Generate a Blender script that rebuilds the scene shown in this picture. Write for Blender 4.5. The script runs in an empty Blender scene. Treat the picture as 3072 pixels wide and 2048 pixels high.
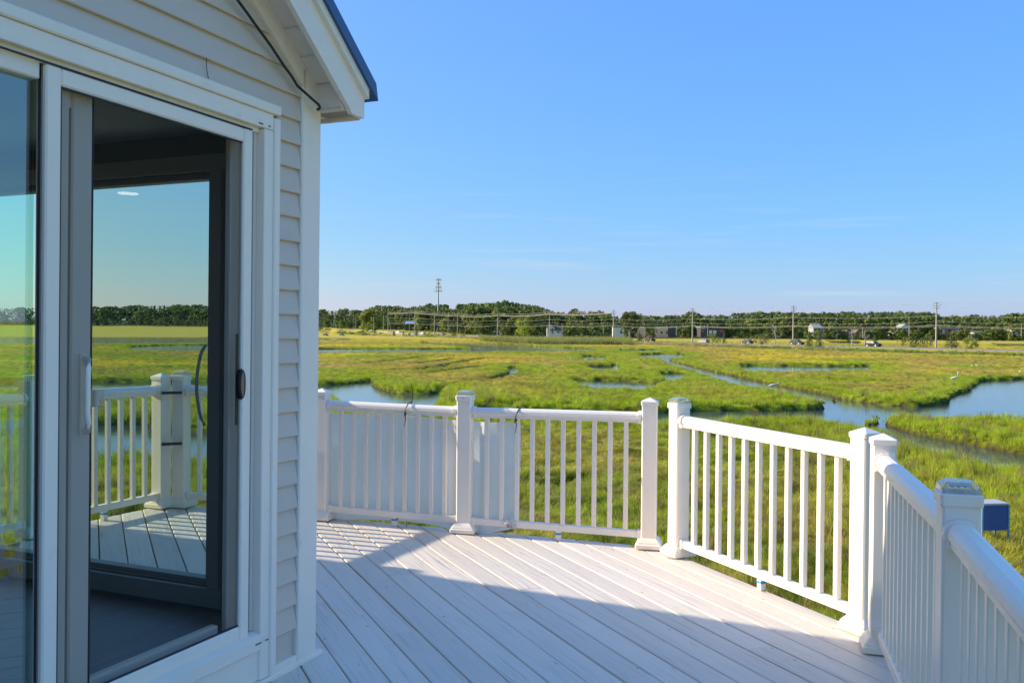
import bpy, bmesh, math, random
import numpy as np
from mathutils import Vector, Matrix

# ------------------------------------------------------------------ camera, sky, sun, exposure
scene = bpy.context.scene
COL = scene.collection
EYE = 1.6; FPX = 2700.0; PITCH = 40/2700.0; ROLL = 0.007
cam_d = bpy.data.cameras.new('camera'); cam_d.sensor_width = 36.0; cam_d.lens = 36.0*FPX/3072.0
cam_d.clip_start = 0.05; cam_d.clip_end = 9000.0
cam = bpy.data.objects.new('camera', cam_d); COL.objects.link(cam)
cam.matrix_world = Matrix.Translation((0, 0, EYE)) @ Matrix.Rotation(math.pi/2-PITCH, 4, 'X') @ Matrix.Rotation(ROLL, 4, 'Z')
scene.camera = cam

SUN_EL = math.radians(23.2); SUN_BEYOND = math.radians(11.2)
to_sun = Vector((-math.cos(SUN_BEYOND)*math.cos(SUN_EL), math.sin(SUN_BEYOND)*math.cos(SUN_EL), math.sin(SUN_EL)))
SKY_GAIN = 3.9
world = bpy.data.worlds.new('World'); scene.world = world; world.use_nodes = True
wn = world.node_tree.nodes; wl = world.node_tree.links; wn.clear()
w_out = wn.new('ShaderNodeOutputWorld'); w_bg = wn.new('ShaderNodeBackground'); w_sky = wn.new('ShaderNodeTexSky')
w_sky.sky_type = 'NISHITA'; w_sky.sun_disc = False; w_sky.sun_elevation = SUN_EL
w_sky.sun_rotation = math.atan2(to_sun.x, to_sun.y)
w_sky.altitude = 0.0; w_sky.air_density = 0.7; w_sky.dust_density = 1.0; w_sky.ozone_density = 6.0
w_bg.inputs['Strength'].default_value = 0.15
# one tone curve over the whole sky, channel by channel, as the camera's picture style gives it
w_sep = wn.new('ShaderNodeSeparateColor'); w_com = wn.new('ShaderNodeCombineColor'); wl.new(w_sky.outputs[0], w_sep.inputs[0])
def w_math(op, a, b):
    n = wn.new('ShaderNodeMath'); n.operation = op
    for k, v in enumerate((a, b)):
        if isinstance(v, (int, float)): n.inputs[k].default_value = v
        else: wl.new(v, n.inputs[k])
    return n.outputs[0]
w_r, w_g, w_b = w_sep.outputs[0], w_sep.outputs[1], w_sep.outputs[2]
c_g = w_math('MAXIMUM', w_math('MULTIPLY', w_math('POWER', w_g, .50), .308), .352)
w_hue = w_math('MINIMUM', w_math('MAXIMUM', w_math('ADD', w_math('MULTIPLY', w_math('SUBTRACT', w_math('DIVIDE', w_r, w_g), .46), 1.78), .37), .37), 1.05)
c_r = w_math('MULTIPLY', c_g, w_hue)
c_b = w_math('MULTIPLY', w_math('MULTIPLY', w_math('POWER', w_b, .35), .54), w_math('POWER', w_math('MAXIMUM', w_r, .5), -.30))
w_tc = wn.new('ShaderNodeTexCoord'); w_mp = wn.new('ShaderNodeMapping'); w_mp.inputs['Scale'].default_value = (2.2, 2.2, 46); wl.new(w_tc.outputs['Generated'], w_mp.inputs[0])
w_nz = wn.new('ShaderNodeTexNoise'); w_nz.inputs['Scale'].default_value = 2.6; w_nz.inputs['Detail'].default_value = 6; wl.new(w_mp.outputs[0], w_nz.inputs['Vector'])
w_mr = wn.new('ShaderNodeMapRange'); w_mr.inputs['From Min'].default_value = .56; w_mr.inputs['From Max'].default_value = .80; w_mr.inputs['To Max'].default_value = .34; wl.new(w_nz.outputs[0], w_mr.inputs[0])
w_z = wn.new('ShaderNodeSeparateXYZ'); wl.new(w_tc.outputs['Generated'], w_z.inputs[0])
w_bd = wn.new('ShaderNodeMapRange'); w_bd.inputs['From Min'].default_value = .20; w_bd.inputs['From Max'].default_value = .05; wl.new(w_z.outputs[2], w_bd.inputs[0])
w_cl = w_math('MULTIPLY', w_mr.outputs[0], w_bd.outputs[0])
for k, (c_, w_) in enumerate(((c_r, .60), (c_g, .64), (c_b, .72))): wl.new(w_math('MULTIPLY', w_math('ADD', c_, w_math('MULTIPLY', w_cl, w_math('SUBTRACT', w_, c_))), SKY_GAIN), w_com.inputs[k])
wl.new(w_com.outputs[0], w_bg.inputs[0]); wl.new(w_bg.outputs[0], w_out.inputs[0])
sun_d = bpy.data.lights.new('sun', 'SUN'); sun_d.energy = 3.9; sun_d.angle = math.radians(0.55); sun_d.color = (1.0, 0.87, 0.67)
sun = bpy.data.objects.new('sun', sun_d); COL.objects.link(sun)
sun.rotation_euler = to_sun.to_track_quat('Z', 'Y').to_euler(); sun.location = (-30, 10, 30)
vs = scene.view_settings; scene.display_settings.display_device = 'sRGB'
vs.view_transform = 'Standard'; vs.look = 'None'; vs.gamma = 1.0; vs.use_curve_mapping = False; vs.exposure = 1.05
scene.cycles.max_bounces = 10; scene.cycles.transparent_max_bounces = 24; scene.cycles.diffuse_bounces = 8
scene.cycles.caustics_reflective = False; scene.cycles.caustics_refractive = False
scene.cycles.use_denoising = True
scene.cycles.sample_clamp_indirect = 6.0

rnd = random.Random(7)
nrng = np.random.default_rng(11)

# ------------------------------------------------------------------ helpers
CM = np.array(cam.matrix_world.to_3x3()); CO = np.array([0, 0, EYE])
def ray(x, y):                                   # a pixel of the photograph as a direction
    return CM @ np.array([(x-1536)/FPX, -(y-1024)/FPX, -1.0])
def on_plane(x, y, n, c):
    d = ray(x, y); n = np.array(n, float); return CO + d*((c-n@CO)/(n@d))
def at_z(x, y, z): return on_plane(x, y, (0, 0, 1), z)
def at_d(x, y, d):
    r = ray(x, y); return CO + r*(d/r[1])
GX, GY = -0.03, -0.004
def deck_z(x, y): return GX*x + GY*y

def empty(name, loc=(0, 0, 0), rotz=0.0, parent=None, mat=None):
    o = bpy.data.objects.new(name, None); COL.objects.link(o)
    o.empty_display_size = 0.2
    if mat is not None: o.matrix_world = mat
    else: o.location = loc; o.rotation_euler = (0, 0, rotz)
    if parent: o.parent = parent
    return o
def tag(o, label=None, cat=None, group=None, kind=None):
    if label: o['label'] = label
    if cat: o['category'] = cat
    if group: o['group'] = group
    if kind: o['kind'] = kind
    return o
def copy_tree(o, parent=None):
    c = o.copy(); COL.objects.link(c); c.parent = parent
    for ch in list(o.children): copy_tree(ch, c)
    return c

class MB:
    def __init__(self): self.v = []; self.f = []; self.smooth = []
    def add(self, vs, fs, smooth=False):
        b = len(self.v); self.v += [tuple(p) for p in vs]
        for f in fs: self.f.append([b+i for i in f]); self.smooth.append(smooth)
        return self
    def box(self, lo, hi):
        x0, y0, z0 = lo; x1, y1, z1 = hi
        return self.add([(x0,y0,z0),(x1,y0,z0),(x1,y1,z0),(x0,y1,z0),(x0,y0,z1),(x1,y0,z1),(x1,y1,z1),(x0,y1,z1)],
                 [(0,3,2,1),(4,5,6,7),(0,1,5,4),(1,2,6,5),(2,3,7,6),(3,0,4,7)])
    def bbox(self, lo, hi, b=0.004):            # box with all edges chamfered
        x0,y0,z0 = lo; x1,y1,z1 = hi; b = min(b, (x1-x0)*.4, (y1-y0)*.4, (z1-z0)*.4)
        bm = bmesh.new(); r = bmesh.ops.create_cube(bm, size=1.0)
        for v in bm.verts: v.co = Vector((x0+(v.co.x+.5)*(x1-x0), y0+(v.co.y+.5)*(y1-y0), z0+(v.co.z+.5)*(z1-z0)))
        bmesh.ops.bevel(bm, geom=list(bm.edges), offset=b, segments=1, affect='EDGES', profile=.5)
        return self.bm(bm)
    def bm(self, bm):
        bm.verts.index_update()
        self.add([v.co[:] for v in bm.verts], [[v.index for v in f.verts] for f in bm.faces]); bm.free(); return self
    def prism(self, prof, a, b, axes='yz', smooth=False, ends=True):
        """profile points in the plane 'axes', extruded along the remaining axis from a to b"""
        n = len(prof)
        def P(p, t):
            if axes == 'yz': return (t, p[0], p[1])
            if axes == 'xz': return (p[0], t, p[1])
            return (p[0], p[1], t)
        vs = [P(p, a) for p in prof]+[P(p, b) for p in prof]
        fs = [(i, (i+1) % n, n+(i+1) % n, n+i) for i in range(n)]
        self.add(vs, fs, smooth)
        if ends: self.add(vs[:n], [list(range(n))[::-1]]); self.add(vs[n:], [list(range(n))])
        return self
    def loft(self, rings, smooth=False, cap=True):
        n = len(rings[0]); vs = [p for r in rings for p in r]; fs = []
        for k in range(len(rings)-1):
            for i in range(n): fs.append((k*n+i, k*n+(i+1) % n, (k+1)*n+(i+1) % n, (k+1)*n+i))
        self.add(vs, fs, smooth)
        if cap: self.add(rings[0], [list(range(n))[::-1]]); self.add(rings[-1], [list(range(n))])
        return self
    def tube(self, pts, r, n=6, smooth=True):
        pts = [Vector(p) for p in pts]; rings = []
        rr = r if isinstance(r, (list, tuple)) else [r]*len(pts)
        for i, p in enumerate(pts):
            t = (pts[min(i+1, len(pts)-1)]-pts[max(i-1, 0)]).normalized()
            a = Vector((0, 0, 1)) if abs(t.z) < .9 else Vector((1, 0, 0))
            u = t.cross(a).normalized(); w = t.cross(u)
            rings.append([tuple(p+(u*math.cos(6.28318*k/n)+w*math.sin(6.28318*k/n))*rr[i]) for k in range(n)])
        return self.loft(rings, smooth)
    def mesh(self, name, m, recalc=True):
        me = bpy.data.meshes.new(name); me.from_pydata(self.v, [], self.f); 
        me.polygons.foreach_set('use_smooth', self.smooth)
        if m: me.materials.append(m)
        if recalc:
            bm = bmesh.new(); bm.from_mesh(me); bmesh.ops.recalc_face_normals(bm, faces=bm.faces); bm.to_mesh(me); bm.free()
        me.update(); return me
    def build(self, name, m, parent=None, mat=None, recalc=True):
        o = bpy.data.objects.new(name, self.mesh(name, m, recalc)); COL.objects.link(o)
        if parent: o.parent = parent
        if mat is not None: o.matrix_world = mat
        return o
def obj(name, me, parent=None):
    o = bpy.data.objects.new(name, me); COL.objects.link(o)
    if parent: o.parent = parent
    return o

# ------------------------------------------------------------------ materials
def new_mat(name):
    m = bpy.data.materials.new(name); m.use_nodes = True
    nt = m.node_tree; p = nt.nodes['Principled BSDF']; return m, nt, p
def mat(name, col, rough=.5, metal=0.0, var=0.06, scale=6.0, bump=0.0, bscale=40.0, spec=.5, coords='Object', stretch=(1,1,1), dirt=0.0):
    m, nt, p = new_mat(name); N = nt.nodes; L = nt.links
    p.inputs['Roughness'].default_value = rough; p.inputs['Metallic'].default_value = metal
    p.inputs['Specular IOR Level'].default_value = spec
    tc = N.new('ShaderNodeTexCoord'); mp = N.new('ShaderNodeMapping'); mp.inputs['Scale'].default_value = stretch
    L.new(tc.outputs[coords], mp.inputs[0])
    nz = N.new('ShaderNodeTexNoise'); nz.inputs['Scale'].default_value = scale; nz.inputs['Detail'].default_value = 5
    L.new(mp.outputs[0], nz.inputs['Vector'])
    mx = N.new('ShaderNodeMix'); mx.data_type = 'RGBA'
    mx.inputs['A'].default_value = (*[c*(1-var) for c in col], 1); mx.inputs['B'].default_value = (*[min(1, c*(1+var)) for c in col], 1)
    L.new(nz.outputs[0], mx.inputs['Factor'])
    out = mx.outputs['Result']
    if dirt > 0:
        n2 = N.new('ShaderNodeTexNoise'); n2.inputs['Scale'].default_value = scale*5; n2.inputs['Detail'].default_value = 8
        L.new(mp.outputs[0], n2.inputs['Vector'])
        cr = N.new('ShaderNodeValToRGB'); cr.color_ramp.elements[0].position = .62; cr.color_ramp.elements[1].position = .78
        L.new(n2.outputs[0], cr.inputs[0])
        m2 = N.new('ShaderNodeMix'); m2.data_type = 'RGBA'; m2.inputs['B'].default_value = (*[c*.55 for c in col], 1)
        ml = N.new('ShaderNodeMath'); ml.operation = 'MULTIPLY'; ml.inputs[1].default_value = dirt
        L.new(cr.outputs[0], ml.inputs[0]); L.new(ml.outputs[0], m2.inputs['Factor']); L.new(out, m2.inputs['A']); out = m2.outputs['Result']
    L.new(out, p.inputs['Base Color'])
    if bump > 0:
        nb = N.new('ShaderNodeTexNoise'); nb.inputs['Scale'].default_value = bscale; nb.inputs['Detail'].default_value = 4
        L.new(mp.outputs[0], nb.inputs['Vector'])
        b = N.new('ShaderNodeBump'); b.inputs['Strength'].default_value = bump; b.inputs['Distance'].default_value = .01
        L.new(nb.outputs[0], b.inputs['Height']); L.new(b.outputs[0], p.inputs['Normal'])
    return m
def thin_glass(name, tint, rough=0.0, haze=0.0, hazecol=(.5,.5,.5), refl=1.0):
    m, nt, p = new_mat(name); N = nt.nodes; L = nt.links; N.remove(p)
    o = N['Material Output']; t = N.new('ShaderNodeBsdfTransparent'); t.inputs[0].default_value = (*tint, 1)
    g = N.new('ShaderNodeBsdfGlossy'); g.inputs['Roughness'].default_value = rough
    lw = N.new('ShaderNodeLayerWeight'); lw.inputs['Blend'].default_value = .5
    pw = N.new('ShaderNodeMath'); pw.operation = 'POWER'; pw.inputs[1].default_value = 4.0; L.new(lw.outputs['Facing'], pw.inputs[0])
    ml = N.new('ShaderNodeMath'); ml.operation = 'MULTIPLY_ADD'; ml.use_clamp = True; ml.inputs[1].default_value = .92*min(refl, 1); ml.inputs[2].default_value = .05*refl; L.new(pw.outputs[0], ml.inputs[0])
    mx = N.new('ShaderNodeMixShader'); L.new(ml.outputs[0], mx.inputs[0]); L.new(t.outputs[0], mx.inputs[1]); L.new(g.outputs[0], mx.inputs[2])
    src = mx
    if haze > 0:
        d = N.new('ShaderNodeBsdfDiffuse'); d.inputs[0].default_value = (*hazecol, 1)
        m2 = N.new('ShaderNodeMixShader'); m2.inputs[0].default_value = haze
        L.new(mx.outputs[0], m2.inputs[1]); L.new(d.outputs[0], m2.inputs[2]); src = m2
    L.new(src.outputs[0], o.inputs[0]); return m

M = {}
M['vinyl'] = mat('white_vinyl', (.88,.79,.68), .40, var=.05, scale=2.5, spec=.45, dirt=.16, stretch=(1,1,.35))
M['trim'] = mat('white_trim', (.90,.80,.68), .45, var=.04, scale=3, bump=.06, bscale=15, dirt=.22)
M['siding'] = mat('grey_vinyl_siding', (.64,.54,.445), .55, var=.05, scale=2, bump=.12, bscale=60, stretch=(.15,1,1), dirt=.14)
M['soffit'] = mat('white_soffit', (.76,.68,.60), .5, var=.05, dirt=.2)
M['vent'] = mat('beige_soffit_vent', (.66,.58,.48), .6, var=.12, scale=20)
M['roof'] = mat('blue_metal_roof', (.035,.10,.24), .4, var=.06)
M['black'] = mat('black_plastic', (.015,.015,.017), .4)
M['gasket'] = mat('dark_gasket', (.03,.03,.035), .6)
M['frame_grey'] = mat('grey_door_frame', (.76,.68,.60), .5, var=.03)
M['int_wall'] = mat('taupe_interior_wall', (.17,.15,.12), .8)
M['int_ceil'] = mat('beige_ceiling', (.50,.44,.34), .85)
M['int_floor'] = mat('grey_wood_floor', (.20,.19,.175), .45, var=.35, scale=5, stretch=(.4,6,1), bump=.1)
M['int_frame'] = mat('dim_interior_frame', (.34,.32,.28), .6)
M['glass'] = thin_glass('clear_glass', (.74,.93,.88))
M['glass_left'] = thin_glass('green_tinted_glass', (.66,.97,.86), refl=5.5)
M['screen'] = thin_glass('insect_screen', (.74,.74,.72), haze=.05, hazecol=(.20,.20,.20), refl=0.0)
M['lens'] = thin_glass('clear_plastic_lens', (.92,.94,.97), rough=.05, haze=.14, hazecol=(.85,.87,.92), refl=1.2)
M['cell'] = mat('solar_cell', (.12,.14,.19), .25)
M['led'] = mat('yellow_led', (.75,.55,.10), .4)
M['tape'] = mat('blue_tape', (.05,.28,.62), .6)
M['metal'] = mat('brushed_metal', (.55,.53,.5), .35, metal=.9)
M['brass'] = mat('brass_keyhole', (.45,.33,.16), .35, metal=.8)
M['bronze'] = mat('bronze_oval', (.20,.165,.13), .35, metal=.3)
M['olive'] = mat('olive_strip', (.10,.09,.05), .6)
M['rust'] = mat('rusty_leaf_litter', (.20,.11,.05), .9, var=.5, scale=60)
M['blue_paint'] = mat('blue_painted_panel', (.018,.075,.26), .5, var=.12, dirt=.2)
M['blue_leg'] = mat('light_blue_leg', (.09,.22,.36), .5, var=.1)
M['grey_lid'] = mat('grey_lid', (.42,.42,.43), .5)

def deck_mat():
    m, nt, p = new_mat('painted_deck_plank'); N = nt.nodes; L = nt.links
    tc = N.new('ShaderNodeTexCoord'); oi = N.new('ShaderNodeObjectInfo')
    ad = N.new('ShaderNodeVectorMath'); ad.operation = 'ADD'; sc = N.new('ShaderNodeVectorMath'); sc.operation = 'SCALE'; sc.inputs['Scale'].default_value = 37.0
    cb = N.new('ShaderNodeCombineXYZ'); 
    for k in range(3): L.new(oi.outputs['Random'], cb.inputs[k])
    L.new(cb.outputs[0], sc.inputs[0]); L.new(tc.outputs['Object'], ad.inputs[0]); L.new(sc.outputs[0], ad.inputs[1])
    mp = N.new('ShaderNodeMapping'); mp.inputs['Scale'].default_value = (.9, 22, 22); L.new(ad.outputs[0], mp.inputs[0])
    gr = N.new('ShaderNodeTexNoise'); gr.inputs['Scale'].default_value = 2.2; gr.inputs['Detail'].default_value = 6; gr.inputs['Distortion'].default_value = .6; L.new(mp.outputs[0], gr.inputs['Vector'])
    big = N.new('ShaderNodeTexNoise'); big.inputs['Scale'].default_value = 1.6; big.inputs['Detail'].default_value = 3; L.new(ad.outputs[0], big.inputs['Vector'])
    # plank tone differs a little board to board
    mr = N.new('ShaderNodeMapRange'); mr.inputs['To Min'].default_value = .93; mr.inputs['To Max'].default_value = 1.04; L.new(oi.outputs['Random'], mr.inputs[0])
    cr = N.new('ShaderNodeValToRGB'); e = cr.color_ramp.elements
    e[0].position = .22; e[0].color = (.62,.54,.46,1); e[1].position = .50; e[1].color = (.725,.635,.54,1)
    L.new(gr.outputs[0], cr.inputs[0])
    mm = N.new('ShaderNodeVectorMath'); mm.operation = 'SCALE'; L.new(cr.outputs[0], mm.inputs[0]); L.new(mr.outputs[0], mm.inputs['Scale'])
    # scuffs and bare specks
    sp = N.new('ShaderNodeTexNoise'); sp.inputs['Scale'].default_value = 9; sp.inputs['Detail'].default_value = 10; sp.inputs['Roughness'].default_value = .65
    mp2 = N.new('ShaderNodeMapping'); mp2.inputs['Scale'].default_value = (.6, 2.2, 1); L.new(ad.outputs[0], mp2.inputs[0]); L.new(mp2.outputs[0], sp.inputs['Vector'])
    sr = N.new('ShaderNodeValToRGB'); sr.color_ramp.elements[0].position = .64; sr.color_ramp.elements[1].position = .74; L.new(sp.outputs[0], sr.inputs[0])
    sm = N.new('ShaderNodeMath'); sm.operation = 'MULTIPLY'; sm.inputs[1].default_value = .55; L.new(sr.outputs[0], sm.inputs[0])
    mx = N.new('ShaderNodeMix'); mx.data_type = 'RGBA'; mx.inputs['B'].default_value = (.20,.19,.19,1)
    L.new(sm.outputs[0], mx.inputs['Factor']); L.new(mm.outputs[0], mx.inputs['A'])
    vo = N.new('ShaderNodeTexVoronoi'); vo.inputs['Scale'].default_value = 5.5; L.new(ad.outputs[0], vo.inputs['Vector'])
    vr = N.new('ShaderNodeMath'); vr.operation = 'LESS_THAN'; vr.inputs[1].default_value = .052; L.new(vo.outputs['Distance'], vr.inputs[0])
    vm = N.new('ShaderNodeMath'); vm.operation = 'MULTIPLY'; vm.inputs[1].default_value = .6; L.new(vr.outputs[0], vm.inputs[0])
    m3 = N.new('ShaderNodeMix'); m3.data_type = 'RGBA'; m3.inputs['B'].default_value = (.22,.21,.20,1); L.new(vm.outputs[0], m3.inputs['Factor']); L.new(mx.outputs['Result'], m3.inputs['A'])
    # fine checks in the boards, on part of them only
    mp3 = N.new('ShaderNodeMapping'); mp3.inputs['Scale'].default_value = (.7, 34, 34); L.new(ad.outputs[0], mp3.inputs[0])
    ck = N.new('ShaderNodeTexNoise'); ck.inputs['Scale'].default_value = 2.0; ck.inputs['Detail'].default_value = 3; L.new(mp3.outputs[0], ck.inputs['Vector'])
    c1 = N.new('ShaderNodeMapRange'); c1.inputs['From Min'].default_value = .62; c1.inputs['From Max'].default_value = .70; L.new(ck.outputs[0], c1.inputs[0])
    c2 = N.new('ShaderNodeMapRange'); c2.inputs['From Min'].default_value = .46; c2.inputs['From Max'].default_value = .60; c2.inputs['To Max'].default_value = .5; L.new(big.outputs[0], c2.inputs[0])
    c3 = N.new('ShaderNodeMath'); c3.operation = 'MULTIPLY'; L.new(c1.outputs[0], c3.inputs[0]); L.new(c2.outputs[0], c3.inputs[1])
    m4 = N.new('ShaderNodeMix'); m4.data_type = 'RGBA'; m4.inputs['B'].default_value = (.25,.22,.19,1); L.new(c3.outputs[0], m4.inputs['Factor']); L.new(m3.outputs['Result'], m4.inputs['A'])
    L.new(m4.outputs['Result'], p.inputs['Base Color'])
    rr = N.new('ShaderNodeMapRange'); rr.inputs['To Min'].default_value = .42; rr.inputs['To Max'].default_value = .68; L.new(big.outputs[0], rr.inputs[0]); L.new(rr.outputs[0], p.inputs['Roughness'])
    sb = N.new('ShaderNodeMath'); sb.operation = 'SUBTRACT'; L.new(gr.outputs[0], sb.inputs[0]); L.new(sr.outputs[0], sb.inputs[1])
    # the raised grain is strong on some boards only
    gs = N.new('ShaderNodeMapRange'); gs.inputs['From Min'].default_value = .35; gs.inputs['From Max'].default_value = .7; gs.inputs['To Min'].default_value = .12; gs.inputs['To Max'].default_value = .75; L.new(big.outputs[0], gs.inputs[0])
    b = N.new('ShaderNodeBump'); b.inputs['Distance'].default_value = .012; L.new(gs.outputs[0], b.inputs['Strength']); L.new(sb.outputs[0], b.inputs['Height']); L.new(b.outputs[0], p.inputs['Normal'])
    return m
M['deck'] = deck_mat()
M['joist'] = mat('weathered_joist', (.10,.09,.08), .85, var=.2)

def cloth_mat():
    m, nt, p = new_mat('white_tarp_cloth'); N = nt.nodes; L = nt.links; o = N['Material Output']
    p.inputs['Base Color'].default_value = (.86,.84,.81,1); p.inputs['Roughness'].default_value = .6
    t = N.new('ShaderNodeBsdfTranslucent'); t.inputs[0].default_value = (.86,.84,.80,1)
    mx = N.new('ShaderNodeMixShader'); mx.inputs[0].default_value = .45
    L.new(p.outputs[0], mx.inputs[1]); L.new(t.outputs[0], mx.inputs[2]); L.new(mx.outputs[0], o.inputs[0]); return m
M['cloth'] = cloth_mat()

def leaf_mat(name, ca, cb, rough=.6, trans=.35):
    m, nt, p = new_mat(name); N = nt.nodes; L = nt.links; o = N['Material Output']
    oi = N.new('ShaderNodeObjectInfo'); tc = N.new('ShaderNodeTexCoord')
    nz = N.new('ShaderNodeTexNoise'); nz.inputs['Scale'].default_value = .8; nz.inputs['Detail'].default_value = 3; L.new(tc.outputs['Object'], nz.inputs['Vector'])
    a = N.new('ShaderNodeMath'); a.operation = 'MULTIPLY_ADD'; a.inputs[1].default_value = .9; L.new(nz.outputs[0], a.inputs[0])
    s = N.new('ShaderNodeMath'); s.operation = 'MULTIPLY_ADD'; s.inputs[1].default_value = 1.15; s.inputs[2].default_value = -.50; L.new(oi.outputs['Random'], s.inputs[0]); L.new(s.outputs[0], a.inputs[2]); a.use_clamp = True
    mx = N.new('ShaderNodeMix'); mx.data_type = 'RGBA'; mx.inputs['A'].default_value = (*ca, 1); mx.inputs['B'].default_value = (*cb, 1); L.new(a.outputs[0], mx.inputs['Factor'])
    p.inputs['Roughness'].default_value = rough; p.inputs['Specular IOR Level'].default_value = .25; L.new(mx.outputs['Result'], p.inputs['Base Color'])
    t = N.new('ShaderNodeBsdfTranslucent'); L.new(mx.outputs['Result'], t.inputs[0])
    ms = N.new('ShaderNodeMixShader'); ms.inputs[0].default_value = trans; L.new(p.outputs[0], ms.inputs[1]); L.new(t.outputs[0], ms.inputs[2]); L.new(ms.outputs[0], o.inputs[0])
    return m
M['leaf_dark'] = leaf_mat('dark_green_leaves', (.085,.125,.024), (.165,.205,.042))
M['leaf_mid'] = leaf_mat('mid_green_leaves', (.12,.175,.030), (.24,.28,.052))
M['leaf_light'] = leaf_mat('bright_green_leaves', (.20,.29,.025), (.30,.38,.035))
M['needle'] = leaf_mat('conifer_needles', (.050,.085,.022), (.085,.125,.030), trans=.15)
M['brush'] = leaf_mat('roadside_brush_leaves', (.10,.13,.03), (.20,.19,.06))
M['bark'] = mat('grey_brown_bark', (.14,.115,.09), .9, var=.25, scale=4)
M['deadwood'] = mat('bleached_dead_wood', (.38,.33,.29), .85, var=.2)
M['pole'] = mat('weathered_pole_wood', (.36,.33,.29), .8, var=.12, stretch=(1,1,.2))
M['wire'] = mat('aluminium_wire', (.40,.37,.33), .5, metal=.2)
M['galv'] = mat('galvanised_steel', (.40,.40,.40), .5, metal=.4)
M['asphalt'] = mat('sun_bleached_asphalt', (.20,.185,.17), .9, var=.1, scale=.5)
M['mark'] = mat('road_paint', (.65,.6,.5), .7)

def grass_mat():
    m, nt, p = new_mat('marsh_grass_blades'); N = nt.nodes; L = nt.links; o = N['Material Output']
    at = N.new('ShaderNodeAttribute'); at.attribute_type = 'INSTANCER'; at.attribute_name = 'col'
    p.inputs['Roughness'].default_value = .55; p.inputs['Specular IOR Level'].default_value = .3
    L.new(at.outputs['Color'], p.inputs['Base Color'])
    t = N.new('ShaderNodeBsdfTranslucent'); L.new(at.outputs['Color'], t.inputs[0])
    ms = N.new('ShaderNodeMixShader'); ms.inputs[0].default_value = .4
    L.new(p.outputs[0], ms.inputs[1]); L.new(t.outputs[0], ms.inputs[2]); L.new(ms.outputs[0], o.inputs[0]); return m
M['grass'] = grass_mat()
def ground_mat():
    m, nt, p = new_mat('marsh_ground'); N = nt.nodes; L = nt.links
    at = N.new('ShaderNodeAttribute'); at.attribute_name = 'col'
    tc = N.new('ShaderNodeTexCoord'); nz = N.new('ShaderNodeTexNoise'); nz.inputs['Scale'].default_value = 1.7; nz.inputs['Detail'].default_value = 8; nz.inputs['Roughness'].default_value = .7
    L.new(tc.outputs['Object'], nz.inputs['Vector'])
    mr = N.new('ShaderNodeMapRange'); mr.inputs['From Min'].default_value = .3; mr.inputs['From Max'].default_value = .7; mr.inputs['To Min'].default_value = .55; mr.inputs['To Max'].default_value = 1.35; L.new(nz.outputs[0], mr.inputs[0])
    vm = N.new('ShaderNodeVectorMath'); vm.operation = 'SCALE'; L.new(at.outputs['Color'], vm.inputs[0]); L.new(mr.outputs[0], vm.inputs['Scale'])
    L.new(vm.outputs[0], p.inputs['Base Color']); p.inputs['Roughness'].default_value = .9; p.inputs['Specular IOR Level'].default_value = .1
    b = N.new('ShaderNodeBump'); b.inputs['Strength'].default_value = .8; b.inputs['Distance'].default_value = .25; L.new(nz.outputs[0], b.inputs['Height']); L.new(b.outputs[0], p.inputs['Normal'])
    return m
M['ground'] = ground_mat()
def water_mat():
    m, nt, p = new_mat('creek_water'); N = nt.nodes; L = nt.links
    p.inputs['Base Color'].default_value = (.055,.075,.085,1); p.inputs['Roughness'].default_value = .06; p.inputs['IOR'].default_value = 1.40
    tc = N.new('ShaderNodeTexCoord'); mp = N.new('ShaderNodeMapping'); mp.inputs['Scale'].default_value = (.5, 1.4, 1); L.new(tc.outputs['Object'], mp.inputs[0])
    nz = N.new('ShaderNodeTexNoise'); nz.inputs['Scale'].default_value = 2.2; nz.inputs['Detail'].default_value = 4; L.new(mp.outputs[0], nz.inputs['Vector'])
    b = N.new('ShaderNodeBump'); b.inputs['Strength'].default_value = .17; b.inputs['Distance'].default_value = .06; L.new(nz.outputs[0], b.inputs['Height']); L.new(b.outputs[0], p.inputs['Normal'])
    return m
M['water'] = water_mat()

# ------------------------------------------------------------------ marsh: heights, water outlines, colours
def vnoise(x, y, seed=0):
    xi = np.floor(x).astype(np.int64); yi = np.floor(y).astype(np.int64); fx = x-xi; fy = y-yi
    fx = fx*fx*(3-2*fx); fy = fy*fy*(3-2*fy)
    def h(a, b):
        n = (a*374761393+b*668265263+seed*1442695041) & 0x7fffffff
        n = ((n ^ (n >> 13))*1274126177) & 0x7fffffff
        return ((n ^ (n >> 16)) & 0xffff)/65535.0
    return (h(xi, yi)*(1-fx)+h(xi+1, yi)*fx)*(1-fy)+(h(xi, yi+1)*(1-fx)+h(xi+1, yi+1)*fx)*fy
def fbm(x, y, oct=4, seed=0):
    s = 0; a = .5; t = 0
    for k in range(oct): s = s+a*vnoise(x*2**k, y*2**k, seed+k*17); t += a; a *= .5
    return s/t
ZM, ZW = -3.9, -4.28
def pxpoly(pts):
    """far shores are seen at the water line, near shores where the top of the bank grass hides the water"""
    p = np.array(pts, float); n = len(p); area = sum(p[i-1][0]*p[i][1]-p[i][0]*p[i-1][1] for i in range(n)); out = []
    for i in range(n):
        t = p[(i+1) % n]-p[i-1]; ny = -t[0] if area > 0 else t[0]
        k = np.clip(.5+1.6*ny/(np.hypot(*t)+1e-6), 0, 1); out.append(at_z(p[i][0], p[i][1], ZW+(.78 if p[i][1] > 1118 else .66)*k)[:2])
    return np.array(out)
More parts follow.
